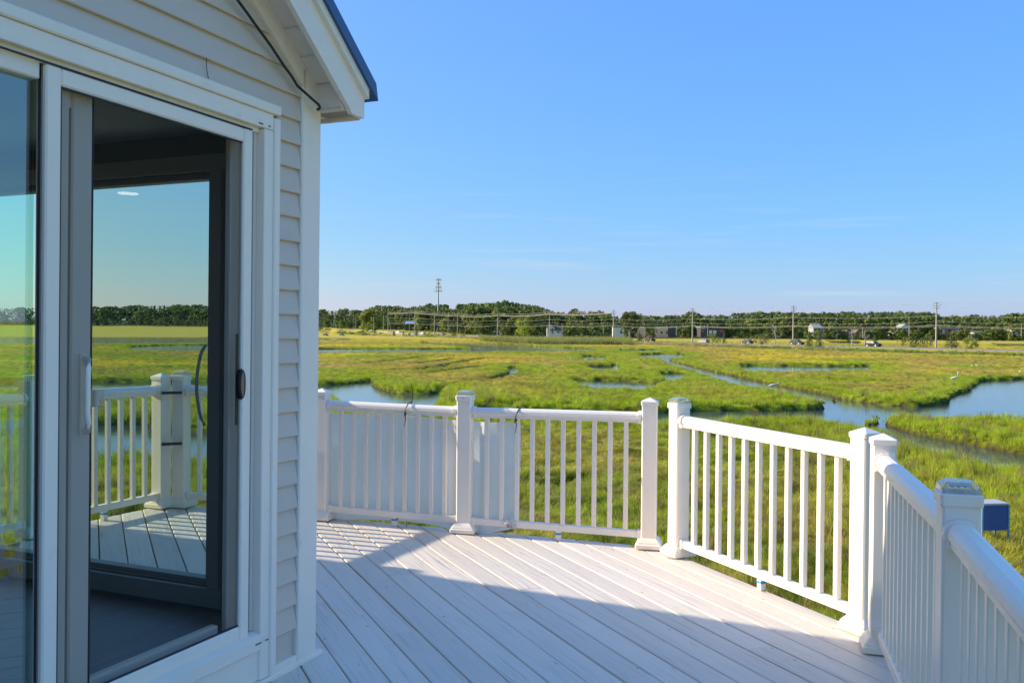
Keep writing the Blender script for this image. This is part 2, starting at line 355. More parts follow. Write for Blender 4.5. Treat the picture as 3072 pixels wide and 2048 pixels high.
WATER = [pxpoly(p) for p in [
 # pond on the left behind the railing
 [(-100,1150),(250,1147),(620,1146),(900,1158),(990,1155),(1062,1150),(1118,1143),(1122,1160),(1160,1176),(1195,1181),(1246,1183),(1290,1182),(1330,1174),(1318,1190),(1300,1205),(1312,1226),(1180,1236),(1050,1224),(1028,1200),(1000,1180),(975,1176),(950,1196),(900,1192),(640,1166),(250,1156),(-100,1166)],
 # creek, right-hand pond and the branch that leaves to the right
 [(1430,1224),(1950,1241),(2084,1234),(2149,1234),(2348,1234),(2448,1230),(2495,1220),(2500,1196),(2558,1203),(2617,1212),(2677,1218),(2767,1221),(2842,1208),(2850,1190),(2907,1171),(2941,1143),(3072,1137),(3500,1128),(3500,1250),(3072,1244),(2971,1236),(2847,1240),(2767,1237),(2690,1230),(2640,1236),(2600,1247),(2620,1262),(2677,1284),(2767,1309),(2830,1325),(2966,1344),(3072,1368),(3300,1430),(3300,1462),(3072,1386),(2966,1360),(2820,1340),(2747,1321),(2662,1286),(2598,1275),(2563,1270),(2488,1257),(2428,1246),(2350,1243),(2209,1248),(2084,1255),(1950,1254),(1430,1236)],
 # long thin ditch running to the creek
 [(1985,1073),(2019,1085),(2082,1101),(2140,1115),(2199,1128),(2257,1140),(2327,1155),(2400,1170),(2500,1190),(2512,1200),(2400,1181),(2327,1166),(2257,1150),(2199,1137),(2140,1123),(2082,1108),(2019,1090),(1985,1076)],
 [(2217,1098),(2251,1097),(2400,1098),(2550,1100),(2609,1098),(2617,1103),(2500,1107),(2350,1109),(2257,1107),(2224,1102)],
 [(1717,1142),(1792,1141),(1897,1145),(2003,1151),(1944,1156),(1827,1159),(1776,1157),(1745,1150)],
 [(1745,1070),(1822,1070),(1815,1074),(1748,1074)],
 [(1740,1099),(1836,1100),(1837,1095),(1855,1095),(1858,1103),(1800,1105)],
 [(1918,1064),(1990,1061),(2040,1062),(2075,1067),(2040,1070),(1985,1070),(1925,1068)],
 [(1972,1123),(2010,1121),(2058,1121),(2052,1127),(2000,1129)],
 # river on the far left
 [(380,1041),(480,1037),(620,1035),(760,1040),(900,1047),(1170,1047),(1400,1047.5),(1430,1043),(1386,1035),(1323,1031),(1259,1027),(1272,1025),(1399,1029.5),(1540,1032.5),(1587,1036),(1650,1043),(1783,1047),(1781,1050),(1500,1050.5),(1430,1054),(1170,1053),(900,1055),(620,1049),(400,1046)],
 [(-200,1012),(600,1012),(950,1013),(1052,1015),(1050,1018),(950,1019),(600,1026),(-200,1027)],
 [(2479,1022),(2550,1022),(2585,1024),(2580,1029),(2500,1027)],
 [(2980,1031),(3200,1031),(3200,1035),(2990,1035)],
 [(1855,1050),(1990,1050),(1985,1052),(1860,1052)],
 [(1525,1104),(1558,1103),(1556,1108),(1530,1108)],
 # creek seen through the side door of the house
 [(180,1272),(420,1276),(640,1300),(640,1312),(420,1294),(180,1296)],
 [(180,1335),(420,1330),(700,1352),(700,1372),(420,1352),(180,1360)],
]]
DITCH = [(np.array([at_z(x, y, ZW)[:2] for x, y in p]), w) for p, w in [
 ([(1110,1094),(1190,1087),(1266,1075)],.5), ([(1245,1097),(1310,1089),(1365,1081)],.5), ([(1175,1119),(1260,1112),(1345,1098),(1455,1079)],.6),
 ([(1255,1118),(1310,1113),(1350,1103)],.9), ([(1270,1131),(1360,1117),(1445,1103)],.5), ([(1430,1153),(1490,1141),(1550,1122)],.7),
 ([(1500,1137),(1554,1123)],.5), ([(1612,1112),(1700,1113)],.5), ([(1505,1098),(1558,1096)],.4), ([(1668,1069),(1740,1070),(1822,1067)],.7),
 ([(1690,1098),(1835,1097)],.6), ([(2420,1115),(2470,1118),(2521,1118)],.4), ([(2700,1084),(2745,1085)],.4), ([(2885,1093),(2965,1094),(3010,1095)],.4), ([(2780,1078),(2812,1080)],.4),
 ([(945,1073),(970,1071)],.5), ([(1500,1060),(1560,1061)],.4), ([(1620,1069),(1650,1069)],.4), ([(1850,1058),(1985,1060)],.5), ([(1620,1181),(1760,1187)],.3),([(1545,1168),(1640,1172)],.3),
 ([(1950,1392),(2060,1400),(2240,1418),(2380,1430)],.35), ([(1500,1470),(1640,1480),(1760,1466)],.3), ([(2100,1330),(2260,1322)],.3), ([(200,1120),(600,1112)],.5), ([(200,1090),(620,1086)],.5)]]
def seg_dist(P, A, B):
    d = B-A; t = np.clip(((P-A)@d)/(d@d+1e-9), 0, 1); q = P-(A+t[:, None]*d); return np.hypot(q[:, 0], q[:, 1])
def water_sd(P):
    """distance to the nearest water's edge, negative on the water; second value the same for the narrow ditches"""
    best = np.full(len(P), 60.0)
    for poly in WATER:
        lo = poly.min(0)-12; hi = poly.max(0)+12
        ix = np.where((P[:, 0] > lo[0]) & (P[:, 0] < hi[0]) & (P[:, 1] > lo[1]) & (P[:, 1] < hi[1]))[0]
        if not len(ix): continue
        Q = P[ix]; d = np.full(len(ix), 60.0); ins = np.zeros(len(ix), bool)
        for a, b in zip(poly, np.roll(poly, -1, 0)):
            d = np.minimum(d, seg_dist(Q, a, b))
            c = ((a[1] > Q[:, 1]) != (b[1] > Q[:, 1]))
            xx = (b[0]-a[0])*(Q[:, 1]-a[1])/(b[1]-a[1]+1e-12)+a[0]
            ins ^= c & (Q[:, 0] < xx)
        wob = .55*(vnoise(Q[:, 0]*.9, Q[:, 1]*.9, 5)-.5)
        best[ix] = np.minimum(best[ix], np.where(ins, -d, d)+wob)
    dit = np.full(len(P), 60.0)
    for pts, w in DITCH:
        lo = pts.min(0)-6; hi = pts.max(0)+6
        ix = np.where((P[:, 0] > lo[0]) & (P[:, 0] < hi[0]) & (P[:, 1] > lo[1]) & (P[:, 1] < hi[1]))[0]
        if not len(ix): continue
        Q = P[ix]
        for a, b in zip(pts[:-1], pts[1:]): dit[ix] = np.minimum(dit[ix], seg_dist(Q, a, b)-w*(.7+.7*vnoise(Q[:, 0]*.35, Q[:, 1]*.35, 9)))
    return best, dit
def sstep(a, b, x):
    t = np.clip((x-a)/(b-a), 0, 1); return t*t*(3-2*t)
ROAD = np.array([at_d(x, y, d) for x, y, d in [(4300,1105,150),(3500,1066,190),(3072,1052,216),(2600,1039.5,256),(2300,1034,290),(2000,1028.5,332),(1875,1025.5,356),(1600,1016,440),(1436,1010,500),(1327,1005.5,540),(1195,999,585),(1113,996,612),(1000,993,645),(850,990,690)]])
def road_dist(P):
    best = np.full(len(P), 1e3); z = np.zeros(len(P)); side = np.zeros(len(P))
    for a, b in zip(ROAD[:-1], ROAD[1:]):
        d = b[:2]-a[:2]; t = np.clip(((P-a[:2])@d)/(d@d), 0, 1); q = P-(a[:2]+t[:, None]*d); dd = np.hypot(q[:, 0], q[:, 1])
        m = dd < best; best[m] = dd[m]; z[m] = (a[2]+t*(b[2]-a[2]))[m]; side[m] = (d[0]*q[:, 1]-d[1]*q[:, 0])[m]
    return best, z, side
def lumps(x, y):
    return (fbm(x*.9, y*.9, 3, 31)-.5)*.38+(fbm(x*.16, y*.16, 3, 41)-.5)*.30
def ground_z(P, sd=None, dit=None, r=None):
    x, y = P[:, 0], P[:, 1]
    if sd is None: sd, dit = water_sd(P)
    if r is None: r = np.hypot(x, y)
    land = ZM+.06*np.sign(y)*0+lumps(x, y)*np.clip(1.2-r/220, .15, 1)
    land = np.maximum(land, ZW+.1)
    z = ZW-.6+(land-(ZW-.6))*sstep(-.35, .20, sd)
    z = z-(.62)*sstep(.25, -.30, dit)*sstep(-.2, .4, sd)
    rd, rz, side = road_dist(P)
    emb = sstep(13, 6.5, rd); z = z*(1-emb)+(rz-.12)*emb
    rise = np.where(y > 575, np.clip((y-575)/250, 0, 1.6), .8*np.clip((r-650)/300, 0, 1.5))
    z = np.where(rise > 0, np.maximum(z, ZM), z)+7.0*rise
    return z
def field_col(P, sd, dit, r):
    x, y = P[:, 0], P[:, 1]
    bright = np.array([.33,.41,.022]); yel = np.array([.60,.52,.040]); olive = np.array([.47,.41,.075]); brown = np.array([.46,.35,.11]); dark = np.array([.20,.24,.025])
    n1 = fbm(x*.045, y*.03, 4, 3); n2 = fbm(x*.11+9, y*.08, 4, 13); n3 = fbm(x*.5, y*.5, 3, 23)
    c = bright[None]*(1-sstep(.42, .62, n1))[:, None]+yel[None]*sstep(.42, .62, n1)[:, None]
    mid = sstep(60, 110, r)*.85+.25
    k = (sstep(.42, .60, n2)*mid)[:, None]; c = c*(1-k)+olive*k
    k = (sstep(.60, .74, fbm(x*.06+31, y*.09, 3, 33))*sstep(70, 120, r)*.5)[:, None]; c = c*(1-k)+brown*k
    k = (sstep(.42, .64, n3)*.6*sstep(80, 30, r))[:, None]; c = c*(1-k)+dark*k
    k = (sstep(.56, .72, fbm(x*.9+5, y*.9, 3, 53))*.55*sstep(75, 30, r))[:, None]; c = c*(1-k)+brown*.6*k
    k = (sstep(.45, .6, fbm(x*.22, y*.22, 3, 43))*.55*sstep(75, 35, r))[:, None]; c = c*(1-k)+olive*k
    k = (sstep(7, 1.0, sd+2.5*(n3-.5))*.9)[:, None]; c = c*(1-k)+(bright*np.array([.95,1,1]))*k
    k = (sstep(2.0, .2, dit)*.5)[:, None]; c = c*(1-k)+dark*k
    nd = np.interp(1536+2700*x/np.maximum(y, 1), [900, 1250, 1420, 1650, 3100], [760, 690, 600, 560, 560]); wood = (sstep(nd-14, nd+8, y)*sstep(-900, -820, -np.abs(x)))[:, None]
    fy = sstep(300, 380, y-.12*x)[:, None]*.8; c = c*(1-fy)+np.array([.60,.50,.075])*fy
    c = c*np.array([1.16,1.10,1.05])
    c = c*(1-wood)+np.array([.07,.075,.025])*wood
    return c

# one sheet of ground all the way to the horizon, finer where it is seen
ang = np.radians(np.concatenate([np.arange(-180, -66, 3.0), np.arange(-66, -33, .3), np.arange(-33, 33, .09), np.arange(33, 66, .3), np.arange(66, 180, 3.0)]))
rad = np.concatenate([np.array([.0, 3, 6]), 9*1.0115**np.arange(0, 325), 9*1.0115**325*1.04**np.arange(0, 66)])
A_, R_ = np.meshgrid(ang, rad); gx = (R_*np.sin(A_)).ravel(); gy = (R_*np.cos(A_)).ravel()
GP = np.stack([gx, gy], 1); gr = R_.ravel()
gsd, gdit = water_sd(GP)
gz = ground_z(GP, gsd, gdit, gr)
gcol = field_col(GP, gsd, gdit, gr)*.75
mud = sstep(.55, -.1, np.minimum(gsd, gdit+.1))[:, None]
gcol = gcol*(1-mud)+np.array([.030,.022,.012])*mud
na, nr = len(ang), len(rad)
idx = np.arange(na*nr).reshape(nr, na); a0 = idx[:-1]; a1 = np.roll(idx, -1, 1)[:-1]; b0 = idx[1:]; b1 = np.roll(idx, -1, 1)[1:]
quads = np.stack([a0, a1, b1, b0], -1).reshape(-1, 4)[:, ::-1]
me = bpy.data.meshes.new('marsh_ground')
me.vertices.add(len(GP)); me.vertices.foreach_set('co', np.stack([gx, gy, gz], 1).astype(np.float32).ravel())
me.loops.add(quads.size); me.loops.foreach_set('vertex_index', quads.astype(np.int32).ravel())
me.polygons.add(len(quads)); me.polygons.foreach_set('loop_start', np.arange(0, quads.size, 4, dtype=np.int32))
me.polygons.foreach_set('use_smooth', np.ones(len(quads), bool))
ca = me.color_attributes.new('col', 'FLOAT_COLOR', 'POINT'); ca.data.foreach_set('color', np.concatenate([gcol, np.ones((len(gcol), 1))], 1).astype(np.float32).ravel())
me.update(); me.validate(); me.materials.append(M['ground'])
ground = obj('marsh_ground', me); tag(ground, kind='structure')
wmb = MB(); NW = 64
wmb.add([(0, 0, ZW)]+[(900*math.sin(2*math.pi*k/NW), 900*math.cos(2*math.pi*k/NW), ZW) for k in range(NW)], [(0, 1+(k+1) % NW, 1+k) for k in range(NW)])
tag(wmb.build('water', M['water'], recalc=False), kind='structure')

# ---- grass: tufts of curved blades, instanced on points scattered over the marsh
src = bpy.data.collections.new('tuft_sources')
def tuft(seed, n, h, spread, lean, w):
    r = random.Random(seed); mb = MB()
    for k in range(n):
        a = r.uniform(0, 6.283); rr = spread*math.sqrt(r.random()); bx, by = rr*math.cos(a), rr*math.sin(a)
        hh = h*r.uniform(.6, 1.1); dx = lean*r.uniform(.4, 1.3)+r.gauss(0, .18); dy = r.gauss(0, .28)
        fa = r.uniform(0, 3.14); wx, wy = math.cos(fa)*w/2, math.sin(fa)*w/2
        p1 = (bx+dx*hh*.25, by+dy*hh*.25, hh*.55); p2 = (bx+dx*hh*.95, by+dy*hh*.95, hh*(1.0-.28*min(1.2, abs(dx)+abs(dy))))
        mb.add([(bx-wx, by-wy, -.04), (bx+wx, by+wy, -.04), (p1[0]+wx*.8, p1[1]+wy*.8, p1[2]), (p1[0]-wx*.8, p1[1]-wy*.8, p1[2]), p2], [(0, 1, 2, 3), (3, 2, 4)], True)
    o = bpy.data.objects.new('grass_tuft', mb.mesh('grass_tuft', M['grass'], False)); src.objects.link(o)
for s in range(4): tuft(s, 30, .40, .15, .75, .011)            # combed-over tufts
for s in range(3): tuft(10+s, 26, .52, .14, .22, .012)         # upright tufts
for s in range(2): tuft(20+s, 20, 2.1, .45, .20, .045)         # reed clumps
def scatter_object(name, P, z, rot, scl, idx, col, label, cat):
    me = bpy.data.meshes.new(name); n = len(P); me.vertices.add(n)
    me.vertices.foreach_set('co', np.concatenate([P, z[:, None]], 1).astype(np.float32).ravel())
    def at(nm, ty, arr, key): a = me.attributes.new(nm, ty, 'POINT'); a.data.foreach_set(key, arr.ravel())
    at('rot', 'FLOAT_VECTOR', rot.astype(np.float32), 'vector'); at('scl', 'FLOAT_VECTOR', scl.astype(np.float32), 'vector')
    at('idx', 'INT', idx.astype(np.int32), 'value'); at('col', 'FLOAT_COLOR', np.concatenate([col, np.ones((n, 1))], 1).astype(np.float32), 'color')
    o = obj(name, me); tag(o, label, cat, kind='stuff')
    ng = bpy.data.node_groups.new('scatter_'+name, 'GeometryNodeTree'); ng.interface.new_socket('Geometry', in_out='INPUT', socket_type='NodeSocketGeometry'); ng.interface.new_socket('Geometry', in_out='OUTPUT', socket_type='NodeSocketGeometry')
    N = ng.nodes; L = ng.links; gi = N.new('NodeGroupInput'); go = N.new('NodeGroupOutput')
    ip = N.new('GeometryNodeInstanceOnPoints'); ci = N.new('GeometryNodeCollectionInfo'); ci.inputs['Collection'].default_value = src; ci.inputs['Separate Children'].default_value = True; ci.inputs['Reset Children'].default_value = True
    def na(nm, ty): a = N.new('GeometryNodeInputNamedAttribute'); a.data_type = ty; a.inputs['Name'].default_value = nm; return next(s for s in a.outputs if s.enabled and s.name == 'Attribute')
    L.new(gi.outputs[0], ip.inputs['Points']); L.new(ci.outputs[0], ip.inputs['Instance']); ip.inputs['Pick Instance'].default_value = True
    L.new(na('idx', 'INT'), ip.inputs['Instance Index']); L.new(na('rot', 'FLOAT_VECTOR'), ip.inputs['Rotation']); L.new(na('scl', 'FLOAT_VECTOR'), ip.inputs['Scale'])
    L.new(ip.outputs[0], go.inputs[0]); md = o.modifiers.new('scatter', 'NODES'); md.node_group = ng; me.materials.append(M['grass'])
    return o
PX = []; SC = []
for r0, r1, dens, s, a0_, a1_ in [(11,30,42,1.0,-33,33),(30,60,22,1.08,-33,33),(60,120,8.5,1.45,-33,33),(120,250,2.6,2.3,-33,33),(250,430,.55,4.2,-33,33),(14,60,5,1.6,33,80),(60,140,1.2,2.6,33,70),(14,60,4,1.7,-62,-33),(60,160,1.0,2.8,-62,-33)]:
    n = int(math.radians(a1_-a0_)/2*(r1*r1-r0*r0)*dens)
    rr = np.sqrt(nrng.uniform(r0*r0, r1*r1, n)); aa = np.radians(nrng.uniform(a0_, a1_, n))
    PX.append(np.stack([rr*np.sin(aa), rr*np.cos(aa)], 1)); SC.append(np.full(n, s))
P = np.concatenate(PX); S = np.concatenate(SC)
sd, dit = water_sd(P); rd, rz, side = road_dist(P); r = np.hypot(P[:, 0], P[:, 1])
keep = (sd > .03) & (dit > -.05) & (rd > 9.5)
P, S, sd, dit, r = P[keep], S[keep], sd[keep], dit[keep], r[keep]
z = ground_z(P, sd, dit, r)-.02
n = len(P)
flow = (fbm(P[:, 0]*.33, P[:, 1]*.33, 2, 51)*4-2)*math.pi+nrng.normal(0, .45, n)
edge = sstep(6, .5, sd); tall = np.clip(edge*.9+.55*sstep(.5, .7, fbm(P[:, 0]*.05, P[:, 1]*.05, 3, 61)), 0, 1)
up = nrng.random(n) < (.2+.75*tall)
idx = np.where(up, nrng.integers(4, 7, n), nrng.integers(0, 4, n))
hs = (.66+.22*edge+.22*tall)*nrng.uniform(.75, 1.25, n)*(.55+.45*sstep(.05, .8, np.minimum(sd, dit+.3)))*np.where(r > 120, 1.0-.25*(1-edge), 1.0)
hs = hs*np.where((r > 85) & (sd < 7), .62, 1.0)
hs = hs*np.where(r < 60, .50+1.0*fbm(P[:, 0]*.8, P[:, 1]*.8, 2, 71), .80+.4*fbm(P[:, 0]*.3, P[:, 1]*.3, 2, 71))
scl = np.stack([S, S, hs], 1); rot = np.stack([nrng.normal(0, .08, n), nrng.normal(0, .08, n), flow], 1)
col = field_col(P, sd, dit, r)*nrng.uniform(.72, 1.28, (n, 1))*np.array([1, 1, 1]); dry = (nrng.random(n) < .06)[:, None]; col = np.where(dry, np.array([.30,.24,.09])*nrng.uniform(.6, 1.1, (n, 1)), col)
hs_dry = np.where(dry[:, 0], 1.45, 1.0); scl[:, 2] *= hs_dry
scatter_object('marsh_grass', P, z, rot, scl, idx, col, 'yellow green salt marsh grass covering the flats round the creeks', 'grass')
# reeds and tall roadside grass along the embankment
PR = []
for a, b in zip(ROAD[:-1], ROAD[1:]):
    ln = np.linalg.norm((b-a)[:2]); d = (b-a)[:2]/ln; nn = np.array([-d[1], d[0]]); nn = nn if nn@(-a[:2]) > 0 else -nn
    m = int(ln*3.2); t = nrng.uniform(0, ln, m); off = nrng.uniform(11.5, 20, m); PR.append(a[:2]+t[:, None]*d+off[:, None]*nn)
    m = int(ln*2.6); t = nrng.uniform(0, ln, m); off = nrng.uniform(7, 34, m); PR.append(a[:2]+t[:, None]*d-off[:, None]*nn)
PR = np.concatenate(PR)
big = [];
for k in range(3600):                                   # the dense reed bed in front of the road
    x = nrng.uniform(1440, 1890); yy = nrng.uniform(0, 1); dd = 308+yy*85+max(0, 1600-x)*.35
    q = at_d(x, 1000, dd); big.append((q[0], q[1]))
big = np.array(big)
PA = np.concatenate([PR, big]); sd, dit = water_sd(PA); k = sd > .3; isb = np.concatenate([np.zeros(len(PR), bool), np.ones(len(big), bool)])[k]; PA = PA[k]; sd = sd[k]; dit = dit[k]
n = len(PA); z = ground_z(PA, sd, dit, None)-.05; nz = fbm(PA[:, 0]*.06, PA[:, 1]*.06, 3, 81); patch = sstep(.42, .6, fbm(PA[:, 0]*.14, PA[:, 1]*.14, 2, 91))
hs = np.where(isb, nrng.uniform(.9, 1.4, n), nrng.uniform(.20, .42, n)+.30*patch*(road_dist(PA)[2] > 0)); hs = np.where(~isb & (road_dist(PA)[2] < 0), hs*.62, hs)
g1 = np.array([.15,.225,.045]); g2 = np.array([.46,.36,.14]); g3 = np.array([.24,.30,.03]); tt = np.where(isb, .25+.4*nrng.random(n)*(nrng.random(n) < .5), sstep(.42, .62, nz))[:, None]
col = (np.where(patch[:, None] > .5, g3, g1)*(1-tt)+g2*tt)*nrng.uniform(.7, 1.3, (n, 1))
scatter_object('reeds', PA, z, np.stack([nrng.normal(0, .1, n), nrng.normal(0, .1, n), nrng.uniform(0, 6.28, n)], 1), np.stack([nrng.uniform(1, 1.8, n)]*2+[hs], 1), nrng.integers(7, 9, n), col, 'tall green and tan reeds growing along both sides of the road', 'reeds')

# ---- road
rb = MB(); vs_, fs_ = [], []
for i, p in enumerate(ROAD):
    d = (ROAD[min(i+1, len(ROAD)-1)]-ROAD[max(i-1, 0)])[:2]; d = d/np.linalg.norm(d); nn = np.array([-d[1], d[0]])
    for off, dz in ((-5.6, -.5), (-5.2, 0), (5.2, 0), (5.6, -.5)): vs_.append((*(p[:2]+nn*off), p[2]+dz+.02))
for i in range(len(ROAD)-1):
    for k in range(3): fs_.append((i*4+k, i*4+k+1, i*4+k+5, i*4+k+4))
rb.add(vs_, fs_); road = rb.build('road', M['asphalt']); tag(road, kind='structure')
lb = MB()
for off in (-4.6, -.08, .12, 4.6):
    vv = []
    for i, p in enumerate(ROAD):
        d = (ROAD[min(i+1, len(ROAD)-1)]-ROAD[max(i-1, 0)])[:2]; d = d/np.linalg.norm(d); nn = np.array([-d[1], d[0]])
        for o2 in (-.08, .08): vv.append((*(p[:2]+nn*(off+o2)), p[2]+.03))
    lb.add(vv, [(2*i, 2*i+1, 2*i+3, 2*i+2) for i in range(len(ROAD)-1)])
lb.build('road_marking', M['mark'], road)

# ------------------------------------------------------------------ deck: one object per plank
PANG = math.radians(-25.0)
pdir = np.array([math.sin(PANG), math.cos(PANG)]); pnor = np.array([math.cos(PANG), -math.sin(PANG)])
P1 = np.array([-1.556, 7.385]); P2 = np.array([-.364, 7.102]); P3 = np.array([1.048, 6.802]); P4 = np.array([1.232, 6.596])
P5 = np.array([1.968, 4.999]); P6 = np.array([1.945, 4.697]); P7 = np.array([1.483, 2.976]); P8 = P7-1.95*np.array([math.sin(.30), math.cos(.30)]); P9 = P8-1.95*np.array([math.sin(.30), math.cos(.30)])
P0 = np.array([-2.82, 7.68]); Z0 = np.array([-2.97, 7.62]); Z1 = np.array([-3.45, 6.45]); Z2 = Z1-.95*np.array([math.sin(.40), math.cos(.40)])
def offset_poly(pts, d):
    out = []; n = len(pts)
    for i in range(n):
        p0, p1, p2 = pts[i-1], pts[i], pts[(i+1) % n]; a = (p1-p0)/np.linalg.norm(p1-p0); b = (p2-p1)/np.linalg.norm(p2-p1)
        na_, nb = np.array([-a[1], a[0]]), np.array([-b[1], b[0]]); m = na_+nb; m = m/np.linalg.norm(m); out.append(p1+m*d/max(.5, m@na_))
    return out
WA = math.radians(23.0); HC = np.array([-.936, 4.36])-.012*np.array([math.cos(WA), -math.sin(WA)])-.008*np.array([math.sin(WA), math.cos(WA)])
wu = np.array([math.sin(WA), math.cos(WA)]); wnrm = np.array([math.cos(WA), -math.sin(WA)])
PE = P9-3.0*np.array([math.sin(.30), math.cos(.30)])
ring = [Z2-1.2*wu, Z1, (Z0+P0)/2+np.array([-.02, .02]), P2, (P3+P4)/2+np.array([.03, .04]), (P5+P6)/2+np.array([.02, 0]), P7, PE, HC-wu*9.5-wnrm*2.0]
outer = offset_poly(ring, .085)                         # clockwise ring, so left normal points out
def clip_seg(c):
    """part of the line pnor.p = c inside the deck outline"""
    ts = []
    n = len(outer)
    for i in range(n):
        a, b = outer[i], outer[(i+1) % n]; ca_, cb_ = a@pnor-c, b@pnor-c
        if (ca_ > 0) != (cb_ > 0): q = a+(b-a)*ca_/(ca_-cb_); ts.append(q@pdir)
    return (min(ts), max(ts)) if len(ts) >= 2 else None
dn = Vector((-GX, -GY, 1)).normalized(); dx_ = Vector((pdir[0], pdir[1], deck_z(*pdir))).normalized(); dy_ = dn.cross(dx_)
dk = MB()
inner = [p*1.0 for p in offset_poly(ring, .02)]
dk.loft([[(p[0], p[1], deck_z(*p)-.17) for p in inner], [(p[0], p[1], deck_z(*p)-.24) for p in inner]])
deck = dk.build('deck', M['joist']); tag(deck, kind='structure')
W = .1685; TH = .032; kcut = {}
for x, y in [(1215,1725),(1471,1699),(1167,1900),(1614,1764),(1527,1834),(1929,2028)]:
    q = on_plane(x, y, (-GX, -GY, 1), 0)[:2]; kcut.setdefault(math.floor((q@pnor-1.055)/W), []).append(q@pdir)
for k in range(-34, 24):
    c0 = 1.055+k*W; mids = [clip_seg(c0+.012), clip_seg(c0+W-.012)]
    if None in mids: continue
    t0 = [m[0] for m in mids]; t1 = [m[1] for m in mids]
    if min(t1[0]-t0[0], t1[1]-t0[1]) < .12: continue
    cuts = sorted(kcut.get(k, [])+([] if k in kcut else ([rnd.uniform(max(t0), min(t1))] if min(t1)-max(t0) > 3 and rnd.random() < .5 else [])))
    segs = []; s0 = list(t0)
    for c in cuts:
        if c-max(s0) > .3 and min(t1)-c > .3: segs.append((s0, [c-.0015, c-.0015])); s0 = [c+.0015, c+.0015]
    segs.append((s0, t1))
    for sa, sb in segs:
        mid = (sum(sa)+sum(sb))/4; cy = c0+W/2; org = pdir*mid+pnor*cy
        if (org-HC)@wnrm < -.35 and (org-HC)@np.array([wu[0], wu[1]]) < -.35: continue      # wholly under the house
        gap = rnd.uniform(.0026, .0050); y0, y1 = -W/2+gap, W/2-gap; b = .006; dz = rnd.uniform(-.0012, .0012)
        # local y runs along dy_, which is -pnor
        prof = [(y0, -TH), (y1, -TH), (y1, -b), (y1-.25*b, -.3*b), (y1-b, 0), (0, .0008), (y0+b, 0), (y0+.25*b, -.3*b), (y0, -b)]
        def end(tl): return [((tl[1]+(tl[0]-tl[1])*(p[0]-y0)/(y1-y0))-mid, p[0], p[1]+dz) for p in prof]
        m = MB(); m.loft([end(sa), end(sb)])
        mw = Matrix(((dx_.x, dy_.x, dn.x, org[0]), (dx_.y, dy_.y, dn.y, org[1]), (dx_.z, dy_.z, dn.z, deck_z(*org)), (0, 0, 0, 1)))
        m.build('plank', M['deck'], deck, mw)
# rim board under the plank ends and the stilts the deck stands on
rim = MB()
for a, b in zip(outer[:-2], outer[1:-1]):
    d = (b-a)/np.linalg.norm(b-a); nn = np.array([d[1], -d[0]]); q = [a, b, b+nn*.035, a+nn*.035]
    rim.loft([[(p[0], p[1], deck_z(*p)-.036) for p in q], [(p[0], p[1], deck_z(*p)-.25) for p in q]])
rim.build('rim_board', M['deck'], deck)
for x, y in [(1.7,4.8),(.9,6.4),(-1.2,7.0),(1.1,2.2),(-3.0,6.6)]: MB().box((x-.1, y-.1, -5.2), (x+.1, y+.1, deck_z(x, y)-.24)).build('stilt', M['joist'], deck)

# ------------------------------------------------------------------ posts and railings
RAIL_TOP = 1.035
def sq(w, z, r=.008):
    h = w/2; return [(h-r,-h,z),(h,-h+r,z),(h,h-r,z),(h-r,h,z),(-h+r,h,z),(-h,h-r,z),(-h,-h+r,z),(-h+r,-h,z)]
me_sleeve = MB().loft([sq(.115, .0), sq(.115, 1.10)]).mesh('post_sleeve', M['vinyl'])
me_base = MB().loft([sq(.196, .012), sq(.196, .040), sq(.180, .046), sq(.176, .056), sq(.142, .078), sq(.122, .086)], cap=True).mesh('base_trim', M['vinyl'])
me_pyr = MB().loft([sq(.126, 1.085), sq(.128, 1.088), sq(.128, 1.112), sq(.122, 1.115), sq(.004, 1.142, .0005)]).mesh('pyramid_cap', M['vinyl'])
me_skirt = MB().loft([sq(.126, 1.085), sq(.130, 1.089), sq(.130, 1.122), sq(.122, 1.126)]).mesh('solar_cap', M['vinyl'])
me_lens = MB().loft([sq(.118, 1.126, .006), sq(.118, 1.147, .008), sq(.084, 1.163, .012)]).mesh('lens', M['lens'])
me_cell = MB().loft([sq(.070, 1.148, .002), sq(.070, 1.150, .002)]).mesh('solar_cell', M['cell'])
me_led = MB().box((-.0035, -.0018, -.002), (.0035, .0018, .002)).mesh('led', M['led'])
me_screw = MB().loft([[(.0033*math.cos(a*.785), -.066, 1.105+.0033*math.sin(a*.785)) for a in range(8)], [(.0033*math.cos(a*.785), -.0652, 1.105+.0033*math.sin(a*.785)) for a in range(8)]]).mesh('screw', M['black'])
def post(p, direction, solar, label, hk=1.0):
    """direction: plan vector of the rail the post lines up with"""
    t = empty('railing_post', (p[0], p[1], deck_z(*p)), math.atan2(direction[1], direction[0])); tag(t, label, 'post', 'white posts of the deck railing'); t.scale = (1, 1, hk)
    obj('post_sleeve', me_sleeve, t); obj('base_trim', me_base, t)
    if not solar: obj('pyramid_cap', me_pyr, t)
    else:
        c = obj('solar_cap', me_skirt, t); obj('lens', me_lens, c); obj('solar_cell', me_cell, c); obj('screw', me_screw, c)
        for sx in (-.03, -.01, .01, .03):
            for yy in (-.047, .047): l = obj('led', me_led, c); l.location = (sx, yy, 1.134)
            for xx in (-.047, .047): l = obj('led', me_led, c); l.location = (xx, sx, 1.134); l.rotation_euler = (0, 0, math.pi/2)
    return t
post(P1, P2-P1, False, 'post with pyramid cap half hidden behind the white corner board of the house', .945)
post(P2, P3-P2, True, 'solar capped post between the two cloth backed railing panels', .965)
post(P3, P3-P2, False, 'pyramid capped post left of the open gap in the railing')
post(P4, P5-P4, True, 'solar capped post right of the open gap in the railing')
post(P5, P5-P4, False, 'sunlit pyramid capped post, left one of the pair at the deck corner')
